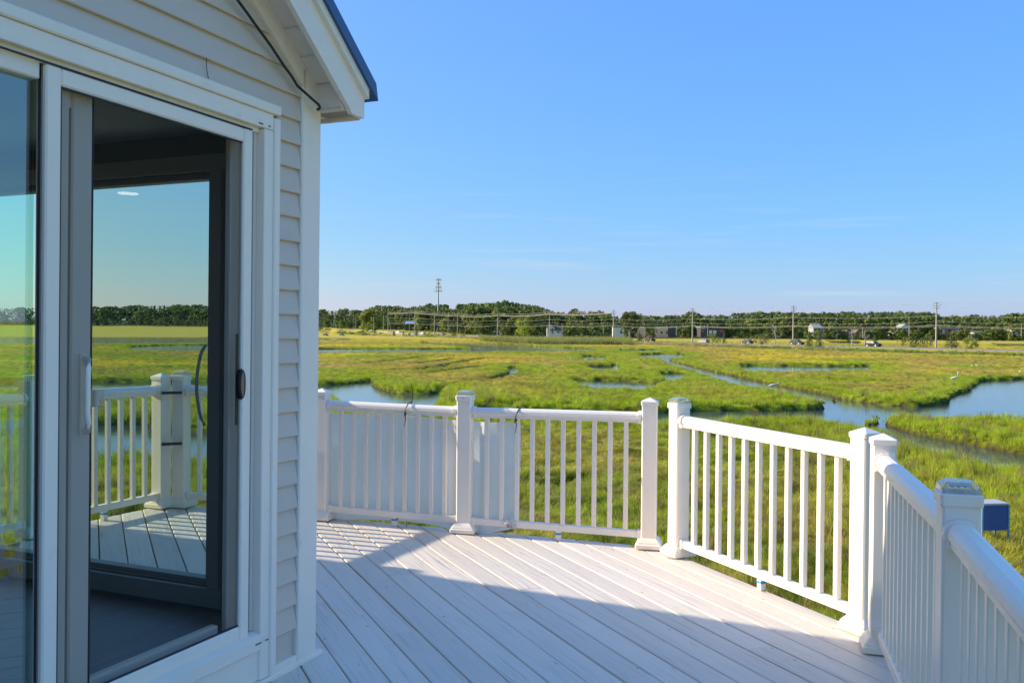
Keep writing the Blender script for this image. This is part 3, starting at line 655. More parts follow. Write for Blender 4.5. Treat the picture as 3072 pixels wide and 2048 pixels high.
post(P6, P6-P7, False, 'shaded pyramid capped post, right one of the pair at the deck corner')
post(P7, P6-P7, True, 'nearest post, with a clear solar light cap with yellow dots')
post(P8, P6-P7, True, 'post beside the camera at the near end of the right hand railing')
post(P0, P1-P0, True, 'solar capped post of the hinged pair seen through the side door')
post(Z0, Z0-Z1, False, 'pyramid capped post of the hinged pair seen through the side door')
post(Z1, Z0-Z1, True, 'solar capped post seen through the green tinted left hand glass')
for a in (.55, .98):
    q = (P0+Z0)/2; hb = MB().box((-.08, -.012, a-.011), (.08, .012, a+.011)); d = P0-Z0
    o = hb.build('hinge_strap', M['gasket']); o.location = (q[0]+.035, q[1]-.08, deck_z(*q)); o.rotation_euler = (0, 0, math.atan2(d[1], d[0])); tag(o, ('lower' if a < .8 else 'upper')+' dark hinge strap across the pair of posts seen through the side door', 'hinge')

rail_prof = [(-.036,.0),(-.036,.022),(-.043,.026),(-.046,.036),(-.043,.056),(-.032,.070),(-.014,.078),(.014,.078),(.032,.070),(.043,.056),(.046,.036),(.043,.026),(.036,.022),(.036,.0)]
brk_prof = [(p[0]*1.22, (p[1]-.036)*1.2+.036) for p in rail_prof]
BAL = .0345
me_bal = MB().bbox((-BAL/2, -BAL/2, .128), (BAL/2, BAL/2, .962), .003).mesh('baluster', M['vinyl'])
def railing(A, B, n, label, first=None, foot=True, taped=True, ka=1.0, kb=1.0):
    A, B = np.array(A), np.array(B); d = B-A; L = np.linalg.norm(d); ux = d/L
    a3 = Vector((*A, deck_z(*A))); b3 = Vector((*B, deck_z(*B))); X = (b3-a3).normalized()
    Y = Vector((-ux[1], ux[0], 0)); Zv = Vector((0, 0, 1))
    # horizontal run along X (it follows the slight fall of the deck), plumb balusters
    mw = Matrix(((ux[0], Y.x, 0, a3.x), (ux[1], Y.y, 0, a3.y), (0, 0, 1, a3.z), (0, 0, 0, 1)))
    t = empty('railing', mat=mw); tag(t, label, 'railing', 'white vinyl railing panels round the deck')
    sl = (b3.z-a3.z)/L; e = .0575; x0, x1 = e, L-e
    def run(prof, xa, xb, z0): kk = lambda x: ka+(kb-ka)*x/L; return [[(xa, p[0], p[1]+z0*kk(xa)+sl*xa) for p in prof], [(xb, p[0], p[1]+z0*kk(xb)+sl*xb) for p in prof]]
    MB().loft(run(rail_prof, x0+.02, x1-.02, RAIL_TOP-.078), smooth=False).build('top_rail', M['vinyl'], t)
    bot = [(-.026,.0),(-.026,.046),(-.022,.050),(.022,.050),(.026,.046),(.026,.0)]
    MB().loft(run(bot, x0+.01, x1-.01, .078)).build('bottom_rail', M['vinyl'], t)
    for xa, xb in ((x0+.002, x0+.030), (x1-.030, x1-.002)):
        MB().loft(run(brk_prof, xa, xb, RAIL_TOP-.078)).build('rail_bracket', M['vinyl'], t)
        bb = [(-.034,-.012),(-.034,.056),(.034,.056),(.034,-.012)]; MB().loft(run(bb, xa, xb, .078)).build('rail_bracket', M['vinyl'], t)
    s = (x1-x0)/(n+1) if first is None else None
    for k in range(n):
        xx = x0+(k+1)*s if first is None else first[0]+k*first[1]
        b = obj('baluster', me_bal, t); b.location = (xx, 0, sl*xx); b.scale = (1, 1, ka+(kb-ka)*xx/L)
    if foot:
        xx = L*.52; f = MB().bbox((xx-.02, -.02, .002+sl*xx), (xx+.02, .02, .079*(ka+kb)/2+sl*xx), .002).build('foot_block', M['vinyl'], t)
        if taped: MB().box((xx-.0212, -.0212, .046+sl*xx), (xx+.0212, .0212, .062+sl*xx)).build('tape', M['tape'], f)
    return t
r_a = railing(P1, P2, 9, 'railing panel fully backed by pale cloth, next to the house corner', ka=.945, kb=.955)
r_b = railing(P2, P3, 10, 'railing panel with only its left end backed by cloth, left of the open gap', ka=.955, kb=.995)
r_c = railing(P4, P5, 11, 'sunlit railing panel right of the open gap, leading to the corner posts')
r_d = railing(P6, P7, 13, 'shaded railing panel between the corner posts and the nearest solar capped post', taped=False)
r_e = railing(P7, P8, 14, 'nearest railing panel with the wide top rail at the lower right', taped=False)
r_z = railing(P0, P1, 9, 'railing panel continuing left behind the house, seen through the side door')
r_y = railing(Z1, Z0, 8, 'railing panel with blue taped foot left of the hinged posts, seen through the side door')
r_x = railing(Z2, Z1, 7, 'railing panel seen through the green tinted left hand glass')

# rusty litter under two post bases
for p in (P3, P4):
    m = MB()
    for k in range(26):
        a = rnd.uniform(-.09, .09); q = (p[0]+a, p[1]-.10+rnd.uniform(-.012, .02)); s = rnd.uniform(.004, .012); an = rnd.uniform(0, 3)
        m.add([(q[0]+s*math.cos(an+j*1.57), q[1]+s*.5*math.sin(an+j*1.57), deck_z(*q)+.003+.004*rnd.random()) for j in range(4)], [(0, 1, 2, 3)])
    o = m.build('dead_leaves', M['rust']); tag(o, 'rusty plant litter under the post '+('left' if p is P3 else 'right')+' of the open gap', 'leaf litter', kind='stuff')

# cloth tied behind the railing, with its knot and the loose hem
dA = (P2-P1)/np.linalg.norm(P2-P1); dB = (P3-P2)/np.linalg.norm(P3-P2)
def backside(d): return np.array([-d[1], d[0]])
def cloth_pt(s, h):
    LA = np.linalg.norm(P2-P1)
    if s < LA: p = P1+dA*s; nb = backside(dA)
    else: p = P2+dB*(s-LA); nb = backside(dB)
    bulge = .045 if abs(s-LA) > .12 else .075
    off = bulge+.012*math.sin(s*9+h*2)+.02*math.sin(h*3.1+s*3.7)+.012*math.sin(4*s-9*h)
    q = p+nb*off; return (q[0], q[1], deck_z(*p)+h)
LA = np.linalg.norm(P2-P1); m = MB(); nu, nv = 90, 26; S0, S1 = .02, LA+.44
for j in range(nv+1):
    for i in range(nu+1):
        u = i/nu; v = j/nv; s = S0+(S1-S0)*u; low = -.02+.05*math.sin(s*2.1)+(.0 if s < LA+.12 else .30*max(0, s-LA-.12)); top = .885-.012*math.cos(s*5)
        s2 = s-(.02*(1-v)*max(0, u-.8)/.2)
        m.v.append(cloth_pt(s2, low+(top-low)*v))
for j in range(nv):
    for i in range(nu): m.f.append([j*(nu+1)+i, j*(nu+1)+i+1, (j+1)*(nu+1)+i+1, (j+1)*(nu+1)+i]); m.smooth.append(True)
cl = m.build('privacy_cloth', M['cloth'], recalc=False); tag(cl, 'white tarp cloth tied behind the far railing, ending in a knot', 'cloth')
kn = MB(); kp = P2+dB*.37; kb = Vector((kp[0], kp[1], deck_z(*kp)+.115))
for k in range(7):
    a = k*.9; ring_ = []
    c = kb+Vector((.022*math.cos(a), -.03+.012*math.sin(a*1.7), .018*math.sin(a)))
    kn.tube([c+Vector((.04*math.cos(a*1.3), .02*math.sin(a), -.03)), c, c+Vector((-.03*math.cos(a), .01, .035*math.sin(a+1)))], [.008, .019, .007], 7)
kn.build('knot', M['cloth'], cl)
hem = MB(); e0 = Vector((*(P2+dB*.09-backside(dB)*.01), deck_z(*P2)+.012)); d3 = Vector((dB[0], dB[1], 0))
hem.add([tuple(e0), tuple(kb+Vector((-.03, -.04, -.045))), tuple(kb+Vector((.03, -.05, -.06))), tuple(e0+d3*.14+Vector((0, -.02, -.002)))], [(0, 1, 2, 3)], True)
hem.build('loose_hem', M['cloth'], cl, recalc=False)
hem2 = MB(); hem2.add([tuple(e0+d3*.12+Vector((0, -.025, .004))), tuple(kb+Vector((.01, -.055, -.05))), tuple(kb+Vector((.028, -.056, -.062)))], [(0, 1, 2)]); hem2.build('dark_inside', M['gasket'], cl, recalc=False)  # near-black triangle set inside the hanging hem

# zip ties on the top rails, the little hook on the deck
def ziptie(A, d, s, up, label):
    p = A+d*s; c = Vector((p[0], p[1], deck_z(*p)+RAIL_TOP*.957-.038)); b = Vector((*backside(d), 0)); x = Vector((*d, 0)); pts = []
    for k in range(17):
        a = 2*math.pi*k/16; pts.append(c+b*(-.060*math.cos(a))+Vector((0, 0, .058*math.sin(a)-.004))+x*(.018*math.sin(a)))
    m = MB().tube(pts, .0042, 6); f = pts[0]+Vector((0, 0, -.03))
    m.tube([f, f+Vector((.004, -.012, -.045)), f+Vector((-.006, -.02, -.10))], [.0045, .004, .0025], 6)
    m.bbox(tuple(f-Vector((.008, .008, .008))), tuple(f+Vector((.008, .006, .010))), .002)
    if up: q = c+Vector((.03, 0, .045)); m.tube([q, q+Vector((.006, 0, .08)), q+Vector((-.006, 0, .16))], [.0045, .004, .002], 6)
    tag(m.build('zip_tie', M['black']), label, 'zip tie', 'black zip ties on the far top rails')
ziptie(P1, dA, .745, True, 'black zip tie with a tail sticking up above the top rail')
ziptie(P2, dB, .42, False, 'black zip tie at the free upper corner of the cloth')
hq = on_plane(1220, 1580, (-GX, -GY, 1), 0); hk = MB().tube([(hq[0], hq[1], hq[2]-.003), (hq[0], hq[1], hq[2]+.03), (hq[0]+.008, hq[1], hq[2]+.042), (hq[0]+.018, hq[1], hq[2]+.040), (hq[0]+.022, hq[1], hq[2]+.028)], .003, 6)
tag(hk.build('wire_hook', M['gasket']), 'small dark wire hook standing at the deck edge below the cloth', 'hook')

# ------------------------------------------------------------------ the house: local x runs along the wall away from the corner, y out of the wall, z up
HZ = .005
HMW = Matrix(((-wu[0], wnrm[0], 0, HC[0]), (-wu[1], wnrm[1], 0, HC[1]), (0, 0, 1, HZ), (0, 0, 0, 1))) @ Matrix.Rotation(-.010, 4, 'Y')
house = empty('beach_house', mat=HMW); tag(house, 'grey sided beach house with a sliding screen door and white trim', 'house')
HINV = HMW.inverted()
def hp(x, y, off=0.0):                                   # a pixel on the plane at 'off' in front of the door wall, in house coordinates
    n3 = HMW.to_3x3() @ Vector((0, 1, 0)); c = n3.dot(HMW.translation)+off
    return HINV @ Vector(on_plane(x, y, n3, c))
SL = .75; RIDGE = 3.3; DEEP = 9.0; WIDE = 6.6; B0 = 2.585
def rake(s): return B0+SL*(s if s < RIDGE else 2*RIDGE-s)
# siding: door wall laps
EXP = .1125; H0 = .185
def lap(mb, s0, s1, h, y_in=.0, top=None, side=0):
    """one lap between s0 and s1; if top is given the upper edge is cut to the rake"""
    prof = [(-.002, h+.006), (.019, h), (.023, h+.004), (.022, h+.012), (.003, h+EXP+.012), (-.006, h+EXP+.012), (-.006, h+.006)]
    mb.prism(prof, s0, s1, 'yz')
k = 0
while True:
    h = H0+k*EXP
    if h > rake(RIDGE)-.02: break
    lo = .16 if h+EXP < B0+.12 else (h+EXP*.5-B0)/SL-.06
    lo = max(.176, lo); hi = 2*RIDGE-lo
    segs = [(lo, hi)] if h > 2.53 else [(lo, .335), (3.36, hi)]
    for a, b in segs:
        if b-a < .03: continue
        m = MB(); lap(m, a, b, h); m.build('siding_board', M['siding'], house)
    k += 1
m = MB(); m.prism([(.0, .0), (2*RIDGE, .0), (2*RIDGE, B0), (RIDGE, rake(RIDGE)), (0, B0)], -.012, -.10, 'xz')
# wall core with the door opening left free
core = MB(); core.box((0.0, -.12, 0), (.42, -.008, 2.48)); core.box((3.3, -.12, 0), (2*RIDGE, -.008, 2.48)); core.box((.42, -.12, 0), (3.3, -.008, .17))
core.prism([(0, 2.48), (2*RIDGE, 2.48), (2*RIDGE, B0+.06), (RIDGE, rake(RIDGE)+.06), (0, B0+.06)], -.12, -.008, 'xz')
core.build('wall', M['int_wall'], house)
MB().bbox((.024, -.10, .022), (.172, .026, 2.80), .006).build('corner_board', M['trim'], house)
MB().bbox((.174, -.004, .022), (.334, .024, .060), .003).build('starter_strip', M['trim'], house); MB().box((.174, -.006, .058), (.334, .002, .20)).build('base_board', M['siding'], house)
MB().bbox((-.02, -.02, .004), (3.9, .036, .028), .004).build('foot_strip', M['trim'], house)
# casing and sill of the sliding door
cs = MB(); cs.bbox((.335, -.03, .0), (.378, .030, 2.520), .005); cs.bbox((.378, -.03, .03), (.440, .022, 2.46), .003); cs.bbox((.335, -.03, 2.535), (3.36, .034, 2.578), .005); cs.bbox((.378, -.03, 2.462), (3.32, .022, 2.533), .003)
cs.bbox((3.32, -.03, .0), (3.36, .030, 2.535), .005); cs.build('door_casing', M['trim'], house)
pn = MB(); pn.bbox((.385, -.03, .03), (3.3, .012, .175), .003); pn.build('kick_panel', M['trim'], house)
sl_ = MB(); sl_.prism([(-.10, .255), (-.10, .17), (.030, .17), (.034, .176), (.034, .232), (.024, .238), (-.01, .246)], .442, 3.30, 'yz'); sl_.build('door_sill', M['trim'], house)
for s, w in ((.475, .028), (.412, .013)):
    for hh in (.205,): MB().box((s-w, .0335, hh-.004), (s+w*.4, .0348, hh+.002)).build('weep_slot', M['black'], house)
    MB().box((s-w*.8, .0215, 2.472), (s+w*.2, .0232, 2.478)).build('weep_slot', M['black'], house)
tr = MB(); tr.bbox((.441, -.10, .25), (.462, -.018, 2.46), .002); tr.bbox((.462, -.11, .25), (.478, -.045, 2.46), .002); tr.bbox((.478, -.115, .25), (.530, -.08, 2.46), .002); tr.build('jamb_track', M['frame_grey'], house)
hd = MB(); hd.bbox((.442, -.11, 2.440), (3.30, -.004, 2.462), .003); hd.build('head_track', M['trim'], house)
# insect screen door
sc = MB()
def frame(mb, s0, s1, h0, h1, w, y0, y1, wt=None, wb=None):
    wt = wt or w; wb = wb or w
    mb.bbox((s0, y0, h0), (s0+w, y1, h1), .006); mb.bbox((s1-w, y0, h0), (s1, y1, h1), .006)
    mb.bbox((s0+w-.001, y0+.001, h1-wt), (s1-w+.001, y1-.001, h1), .006); mb.bbox((s0+w-.001, y0+.001, h0), (s1-w+.001, y1-.001, h0+wb), .006)
frame(sc, .494, 1.530, .240, 2.440, .060, -.020, .004)
screen = sc.build('screen_door', M['trim'], house)
gk = MB(); gk.box((.553, -.014, 2.374), (1.473, -.0035, 2.381)); gk.box((.553, -.014, .299), (1.473, -.0035, .305)); gk.box((1.464, -.014, .305), (1.470, -.0035, 2.374)); gk.build('spline', M['gasket'], screen)
MB().add([(.548, -.008, .295), (1.475, -.008, .295), (1.475, -.008, 2.385), (.548, -.008, 2.385)], [(0, 1, 2, 3)]).build('insect_screen', M['screen'], screen, recalc=False)
MB().box((1.5305, -.030, .22), (1.5345, -.021, 2.455)).build('edge_gasket', M['gasket'], screen)
MB().box((.50, -.006, 2.4405), (3.25, .006, 2.4445)).build('head_gasket', M['gasket'], screen)
ov = MB(); c0 = hp(727, 1152, .01)
def ell(y, a, b): return [(c0.x+.004+a*math.cos(t*.3927), y, c0.z+b*math.sin(t*.3927)) for t in range(16)]
ov.loft([ell(-.004, .020, .064), ell(.010, .021, .066), ell(.018, .018, .060), ell(.019, .010, .050)]); o = ov.build('finger_pull', M['black'], screen)
ov = MB(); ov.loft([ell(.0192, .0145, .052), ell(.0205, .013, .050)]); ov.build('pull_inlay', M['bronze'], screen)
MB().box((c0.x-.002, .0206, c0.z-.048), (c0.x+.001, .022, c0.z+.048)).build('pull_slot', M['black'], screen)
MB().bbox((c0.x+.000, -.016, c0.z-.175), (c0.x+.017, -.011, c0.z+.215), .002).build('latch_plate', M['olive'], screen)
# the glazed panel behind the screen, slid open: only its stiles show
sd_ = MB(); sd_.bbox((1.298, -.085, .26), (1.385, -.045, 2.44), .006); sd_.bbox((1.408, -.062, .26), (1.518, -.03, 2.44), .006); sd_.bbox((1.384, -.085, 2.33), (1.41, -.05, 2.44), .003); sd_.bbox((1.384, -.098, .26), (1.41, -.088, 2.44), .001)
slid = sd_.build('sliding_door', M['frame_grey'], house)
MB().box((1.290, -.080, .30), (1.2975, -.05, 2.40)).build('edge_seal', M['gasket'], slid)
rs = MB(); rs.bbox((.530, -.078, .26), (.556, -.062, 2.44), .004); rs.bbox((.61, -.10, .26), (1.298, -.062, .315), .005); rs.bbox((.61, -.10, 2.40), (1.298, -.062, 2.44), .005); rs.build('inner_frame', M['frame_grey'], house)
hh = MB(); a = hp(266, 1072, -.03); b = hp(270, 1296, -.03); zc = (a.z+b.z)/2; hx = 1.335
hh.tube([(hx, -.045, a.z), (hx, -.02, a.z-.006), (hx+.008, -.008, a.z-.035), (hx+.014, -.004, a.z-.075), (hx+.014, -.004, b.z+.075), (hx+.008, -.008, b.z+.035), (hx, -.02, b.z+.006), (hx, -.045, b.z)], [.011, .012, .010, .0095, .0095, .010, .012, .011], 8)
hh.bbox((hx-.014, -.047, b.z-.015), (hx+.014, -.038, a.z+.015), .003); hh.build('handle', M['trim'], slid)
lk = MB(); c = hp(296, 1194, -.02); lk.bbox((c.x-.020, -.044, c.z-.030), (c.x+.020, -.011, c.z+.030), .004); lock = lk.build('lock', M['trim'], slid)
lk = MB(); lk.loft([[(c.x-.006+.009*math.cos(t*.6283), y, c.z-.012+.009*math.sin(t*.6283)) for t in range(10)] for y in (-.0112, -.0095)]); lk.build('keyhole', M['metal'], slid)
# fixed window left of the screen
fw = MB(); fw.bbox((1.538, -.075, 2.385), (3.30, -.015, 2.452), .005); fw.bbox((1.538, -.075, .24), (3.30, -.015, .33), .005); fw.bbox((3.22, -.075, .24), (3.30, -.015, 2.45), .005); 
fix = fw.build('fixed_window', M['trim'], house)
MB().add([(1.535, -.045, .32), (3.23, -.045, .32), (3.23, -.045, 2.39), (1.535, -.045, 2.39)], [(0, 1, 2, 3)]).build('pane', M['glass_left'], fix, recalc=False)
# gable trim: frieze, soffit panels, two fascia boards, roof
def sbox(mb, s0, s1, o0, o1, y0, y1):
    """board that follows the rake: heights o0..o1 above the rake base line"""
    ps = []
    prof = [(s0, B0+SL*s0+o0), (s1, B0+SL*s1+o0), (s1, B0+SL*s1+o1), (s0, B0+SL*s0+o1)]
    mb.prism(prof, y0, y1, 'xz')
def both(fn):
    fn(1)
fr = MB(); fr.prism([(.152, B0+SL*.152+.004), (RIDGE, rake(RIDGE)+.004), (RIDGE, rake(RIDGE)+.112), (.152, B0+SL*.152+.112)], -.004, .026, 'xz'); fr.build('frieze_board', M['trim'], house)
fr = MB(); fr.prism([(2*RIDGE, B0), (2*RIDGE, B0+.10), (RIDGE, rake(RIDGE)+.10), (RIDGE, rake(RIDGE))], -.004, .026, 'xz'); fr.build('frieze_board', M['trim'], house)
CSL = math.cos(math.atan(SL)); st = .155*CSL; s = .07
while s < RIDGE-.05:
    e = min(s+st-.004, RIDGE)
    m = MB(); dz0, dz1 = 0.0, .014                      # each panel laps a little over the next
    m.prism([(s, B0+SL*s+.100+dz1), (e, B0+SL*e+.100+dz0), (e, B0+SL*e+.130), (s, B0+SL*s+.130)], .022, .150, 'xz'); m.build('soffit_panel', M['soffit'], house); s += st
m = MB(); m.prism([(.05, B0+SL*.05+.062), (RIDGE, rake(RIDGE)+.062), (RIDGE, rake(RIDGE)+.12), (.05, B0+SL*.05+.12)], .135, .166, 'xz'); m.build('soffit_channel', M['soffit'], house)
f1 = MB(); f1.prism([(-.105, 2.612), (.005, 2.612), (.02, B0+SL*.02+.030), (RIDGE, rake(RIDGE)+.030), (RIDGE, rake(RIDGE)+.215), (-.105, B0-SL*.105+.215)], .162, .186, 'xz'); f1.build('fascia_board', M['trim'], house)
f1 = MB(); f1.prism([(2*RIDGE+.105, B0-SL*.105+.03), (2*RIDGE+.105, B0-SL*.105+.215), (RIDGE, rake(RIDGE)+.215), (RIDGE, rake(RIDGE)+.03)], .162, .186, 'xz'); f1.build('fascia_board', M['trim'], house)
f2 = MB(); f2.prism([(-.112, B0-SL*.112+.205), (RIDGE, rake(RIDGE)+.205), (RIDGE, rake(RIDGE)+.268), (-.112, B0-SL*.112+.268)], .180, .208, 'xz'); f2.build('drip_fascia', M['trim'], house)
rf = MB(); rf.prism([(-.170, B0-SL*.170+.252), (RIDGE, rake(RIDGE)+.262), (RIDGE, rake(RIDGE)+.330), (-.150, B0-SL*.150+.318)], .224, -DEEP-.2, 'xz'); rf.build('roof', M['roof'], house)
rf = MB(); rf.prism([(2*RIDGE+.15, B0-SL*.15+.262), (2*RIDGE+.15, B0-SL*.15+.318), (RIDGE, rake(RIDGE)+.330), (RIDGE, rake(RIDGE)+.262)], .224, -DEEP-.2, 'xz'); rf.build('roof', M['roof'], house)
# eave box with its vented underside
eb = MB(); eb.prism([(.058, 2.635), (.058, B0+SL*.058+.128), (-.098, B0-SL*.098+.20), (-.098, 2.635)], .158, -DEEP, 'xz'); eb.build('eave_return', M['soffit'], house)
vb = MB(); vb.box((-.098, -DEEP, 2.622), (.056, .160, 2.634)); vent = vb.build('soffit_vent', M['vent'], house)
for k in range(14):
    y = .15-k*.012; MB().box((-.08, y, 2.6205), (.02, y+.003, 2.6235)).build('vent_slot', M['joist'], vent)
m = MB(); m.bbox((-.112, -DEEP, 2.606), (-.098, .160, 2.70), .003); m.build('eave_fascia', M['trim'], house)
# return wall on the far side of the corner with the side door, then the remaining walls, floor and ceiling
D0, D1, G0, G1 = .525, 2.75, .315, 2.345
rw = MB()
for a, b, z0, z1 in ((.12, D0, 0, 2.62), (D1, DEEP, 0, 2.62), (D0, D1, 0, G0), (D0, D1, G1, 2.62)): rw.box((.022, -b, z0), (.15, -a, z1))
rw.build('side_wall', M['int_wall'], house)
k = 0
while H0+k*EXP < 2.58:
    h = H0+k*EXP
    for a, b in (((.10, D0-.06), (D1+.06, DEEP)) if h < G1+.02 else ((.10, DEEP),)):
        m = MB(); m.prism([(.016, h-.004), (.003, h), (.001, h+.008), (.015, h+EXP+.012), (.021, h+EXP+.012), (.021, h-.004)], -b, -a, 'xz') if False else m.box((.004, -b, h), (.022, -a, h+EXP-.004)); m.build('siding_board', M['siding'], house)
    k += 1
sf = MB(); y0, y1 = .06, .12
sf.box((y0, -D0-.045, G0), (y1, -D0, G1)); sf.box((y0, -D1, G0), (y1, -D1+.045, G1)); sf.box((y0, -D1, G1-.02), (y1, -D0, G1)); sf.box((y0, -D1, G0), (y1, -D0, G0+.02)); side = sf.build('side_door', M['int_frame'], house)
MB().box((.10, -1.60, G0), (.125, -1.47, G1)).build('meeting_stile', M['int_frame'], side)
MB().add([(.09, -D0, G0), (.09, -D1, G0), (.09, -D1, G1), (.09, -D0, G1)], [(0, 1, 2, 3)]).build('pane', M['glass'], side, recalc=False)
cg = MB(); cg.box((.15, -D1-.1, G1+.01), (.172, -D0+.1, G1+.09)); cg.box((.15, -D0+.005, .25), (.172, -D0+.075, G1+.01)); cg.box((.15, -D1-.1, G0-.10), (.178, -D0+.1, G0-.01)); cg.build('inner_casing', M['int_frame'], side)
hq_ = MB(); hq_.tube([(.135+.025*math.sin(math.pi*t/12), -D0-.045-.032*math.sin(math.pi*t/12)**.4, 1.10+.40*t/12) for t in range(13)], .008, 8); hq_.build('inner_handle', M['frame_grey'], side)
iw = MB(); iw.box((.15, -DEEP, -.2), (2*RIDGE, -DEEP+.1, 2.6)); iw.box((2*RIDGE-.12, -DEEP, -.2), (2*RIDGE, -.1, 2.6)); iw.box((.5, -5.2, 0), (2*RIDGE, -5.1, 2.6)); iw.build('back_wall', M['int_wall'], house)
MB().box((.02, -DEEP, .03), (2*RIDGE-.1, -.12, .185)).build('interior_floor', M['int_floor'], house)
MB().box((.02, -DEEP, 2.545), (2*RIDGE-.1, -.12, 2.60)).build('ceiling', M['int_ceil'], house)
ml, ntl, pl = new_mat('lit_downlight'); pl.inputs['Emission Color'].default_value = (1, .82, .62, 1); pl.inputs['Emission Strength'].default_value = 6.0
for s, y in ((.95, -2.05), (1.35, -2.45)):
    MB().loft([[(s+.07*math.cos(t*.5236), y+.07*math.sin(t*.5236), z) for t in range(12)] for z in (2.545, 2.541)]).build('recessed_light', ml, house)
# black cable hanging down the rake
cab = [hp(700+x*430/1822, y*430/1822, o) for x, y, o in [(-60,-120,.05),(50,0,.05),(180,175,.05),(330,385,.05),(480,590,.05),(650,850,.05),(740,970,.05),(815,1095,.05),(900,1170,.06),(1000,1260,.07),(1080,1330,.08),(1103,1365,.08),(1090,1388,.075),(1068,1393,.05)]]
cm = MB().tube([HMW @ p for p in cab], .0065, 7).build('cable', M['black']); tag(cm, 'black cable hanging along the gable and curling under the eave', 'cable')
cm = MB().tube([HMW @ hp(x, y, .022) for x, y in [(619,173),(620,205),(625,235),(632,257)]], .0016, 5).build('thin_wire', M['gasket']); tag(cm, 'hair thin dark wire on the siding above the door', 'wire')

# ------------------------------------------------------------------ trees and wood on the far side
def trunk_mb(r, h, rad, limbs, lean=.06):
    mb = MB(); top = Vector((r.uniform(-lean, lean)*h, r.uniform(-lean, lean)*h, h)); mid = top*.5+Vector((r.uniform(-.03, .03)*h, 0, 0))
    mb.tube([(0, 0, -.8), tuple(mid*.4), tuple(mid), tuple(top)], [rad*1.2, rad, rad*.75, rad*.25], 6)
    for k in range(limbs):
        t = r.uniform(.35, .85); b = mid.lerp(top, (t-.5)*2) if t > .5 else mid*(t*2); a = r.uniform(0, 6.283); l = h*r.uniform(.22, .38)
        e = b+Vector((math.cos(a)*l, math.sin(a)*l, l*r.uniform(.3, .9))); m = b.lerp(e, .5)+Vector((0, 0, l*.06)); mb.tube([b, m, e], [rad*.45, rad*.3, rad*.1], 5)
    return mb
def card(mb, c, n, s, r):
    n = n.normalized(); u = n.cross(Vector((r.gauss(0, 1), r.gauss(0, 1), r.gauss(0, 1)))).normalized(); w = n.cross(u)
    k = r.uniform(.55, 1.0); b = len(mb.v)
    for a, q in ((1, 0), (.15, .62*k), (-1, .1), (-.1, -.62*k)): mb.v.append(tuple(c+u*(s*a)+w*(s*q)))
    mb.f.append([b, b+1, b+2, b+3]); mb.smooth.append(False)
def crown_broad(r, h, w, base, clumps, cards, s):
    mb = MB(); ch = h-base
    for k in range(clumps):
        t = r.random()**.8; prof = math.sin(math.pi*min(1, (.12+.88*(1-t))))**.6 if t > .45 else .75+.5*t
        zz = base+ch*(.08+.88*t); a = r.uniform(0, 6.283); rr = w/2*min(1, prof)*math.sqrt(r.uniform(.15, 1)); c = Vector((rr*math.cos(a), rr*math.sin(a), zz)); cr = w*r.uniform(.13, .24)*(1.15-.35*t)
        for q in range(cards):
            d = Vector((r.gauss(0, 1), r.gauss(0, 1), r.gauss(.25, .9))).normalized()
            card(mb, c+Vector((d.x*cr, d.y*cr, d.z*cr*.75))*r.uniform(.6, 1.05), d+Vector((r.gauss(0, .35), r.gauss(0, .35), r.gauss(0, .35))), s*r.uniform(.6, 1.25), r)
    return mb
def crown_cone(r, h, w, base, tiers, per, s, ragged=.25):
    mb = MB()
    for k in range(tiers):
        t = (k+.5)/tiers; zz = base+(h-base)*t; rr0 = w/2*(1-t)**.75*r.uniform(1-ragged, 1+ragged*.4)+.15
        for q in range(max(4, int(per*(1-t*.7)))):
            a = r.uniform(0, 6.283); rr = rr0*r.uniform(.25, 1.0); c = Vector((rr*math.cos(a), rr*math.sin(a), zz+r.uniform(-.3, .3)*(h-base)/tiers-rr*.18))
            card(mb, c, Vector((math.cos(a), math.sin(a), r.uniform(.2, 1.2)))+Vector((r.gauss(0, .3), r.gauss(0, .3), 0)), s*r.uniform(.6, 1.2), r)
    return mb
TREES = {}
def tree_kind(key, n, leaf, mk, h):
    TREES[key] = []
    for i in range(n):
        r = random.Random(hash(key) % 1000+i*13 if False else sum(map(ord, key))*7+i*13)
        TREES[key].append((trunk_mb(r, h*.8, h*.018+.05, 5).mesh('trunk', M['bark']), mk(r).mesh('crown', M[leaf], False)))
tree_kind('oak', 6, 'leaf_dark', lambda r: crown_broad(r, 14, 12.5, .6, 44, 30, .95), 14)
tree_kind('maple', 5, 'leaf_mid', lambda r: crown_broad(r, 12, 10.0, .4, 38, 30, .85), 12)
tree_kind('bright', 1, 'leaf_light', lambda r: crown_broad(r, 8.5, 6.0, .3, 30, 30, .55), 8.5)
tree_kind('pine', 4, 'needle', lambda r: crown_cone(r, 17, 8.0, 4.5, 15, 26, .75, .5), 17)
tree_kind('cedar', 3, 'needle', lambda r: crown_cone(r, 5.2, 4.6, .2, 14, 46, .30, .25), 5.2)
tree_kind('bush', 4, 'leaf_mid', lambda r: crown_broad(r, 3.4, 5.0, .1, 22, 26, .24), 3.4)
tree_kind('tanbush', 3, 'brush', lambda r: crown_broad(r, 2.6, 5.0, .05, 22, 26, .22), 2.6)
def gz1(x, y):
    return float(ground_z(np.array([[x, y]]), None, None, None)[0])
def tree(kind, name, x, y, z, scale, label, cat='tree', group=None, sz=1.0):
    t = empty(name, (x, y, z), rnd.uniform(0, 6.283)); t.scale = (scale, scale, scale*sz); tag(t, label, cat, group)
    tm, cm_ = rnd.choice(TREES[kind]); obj('trunk', tm, t); obj('crown', cm_, t); return t
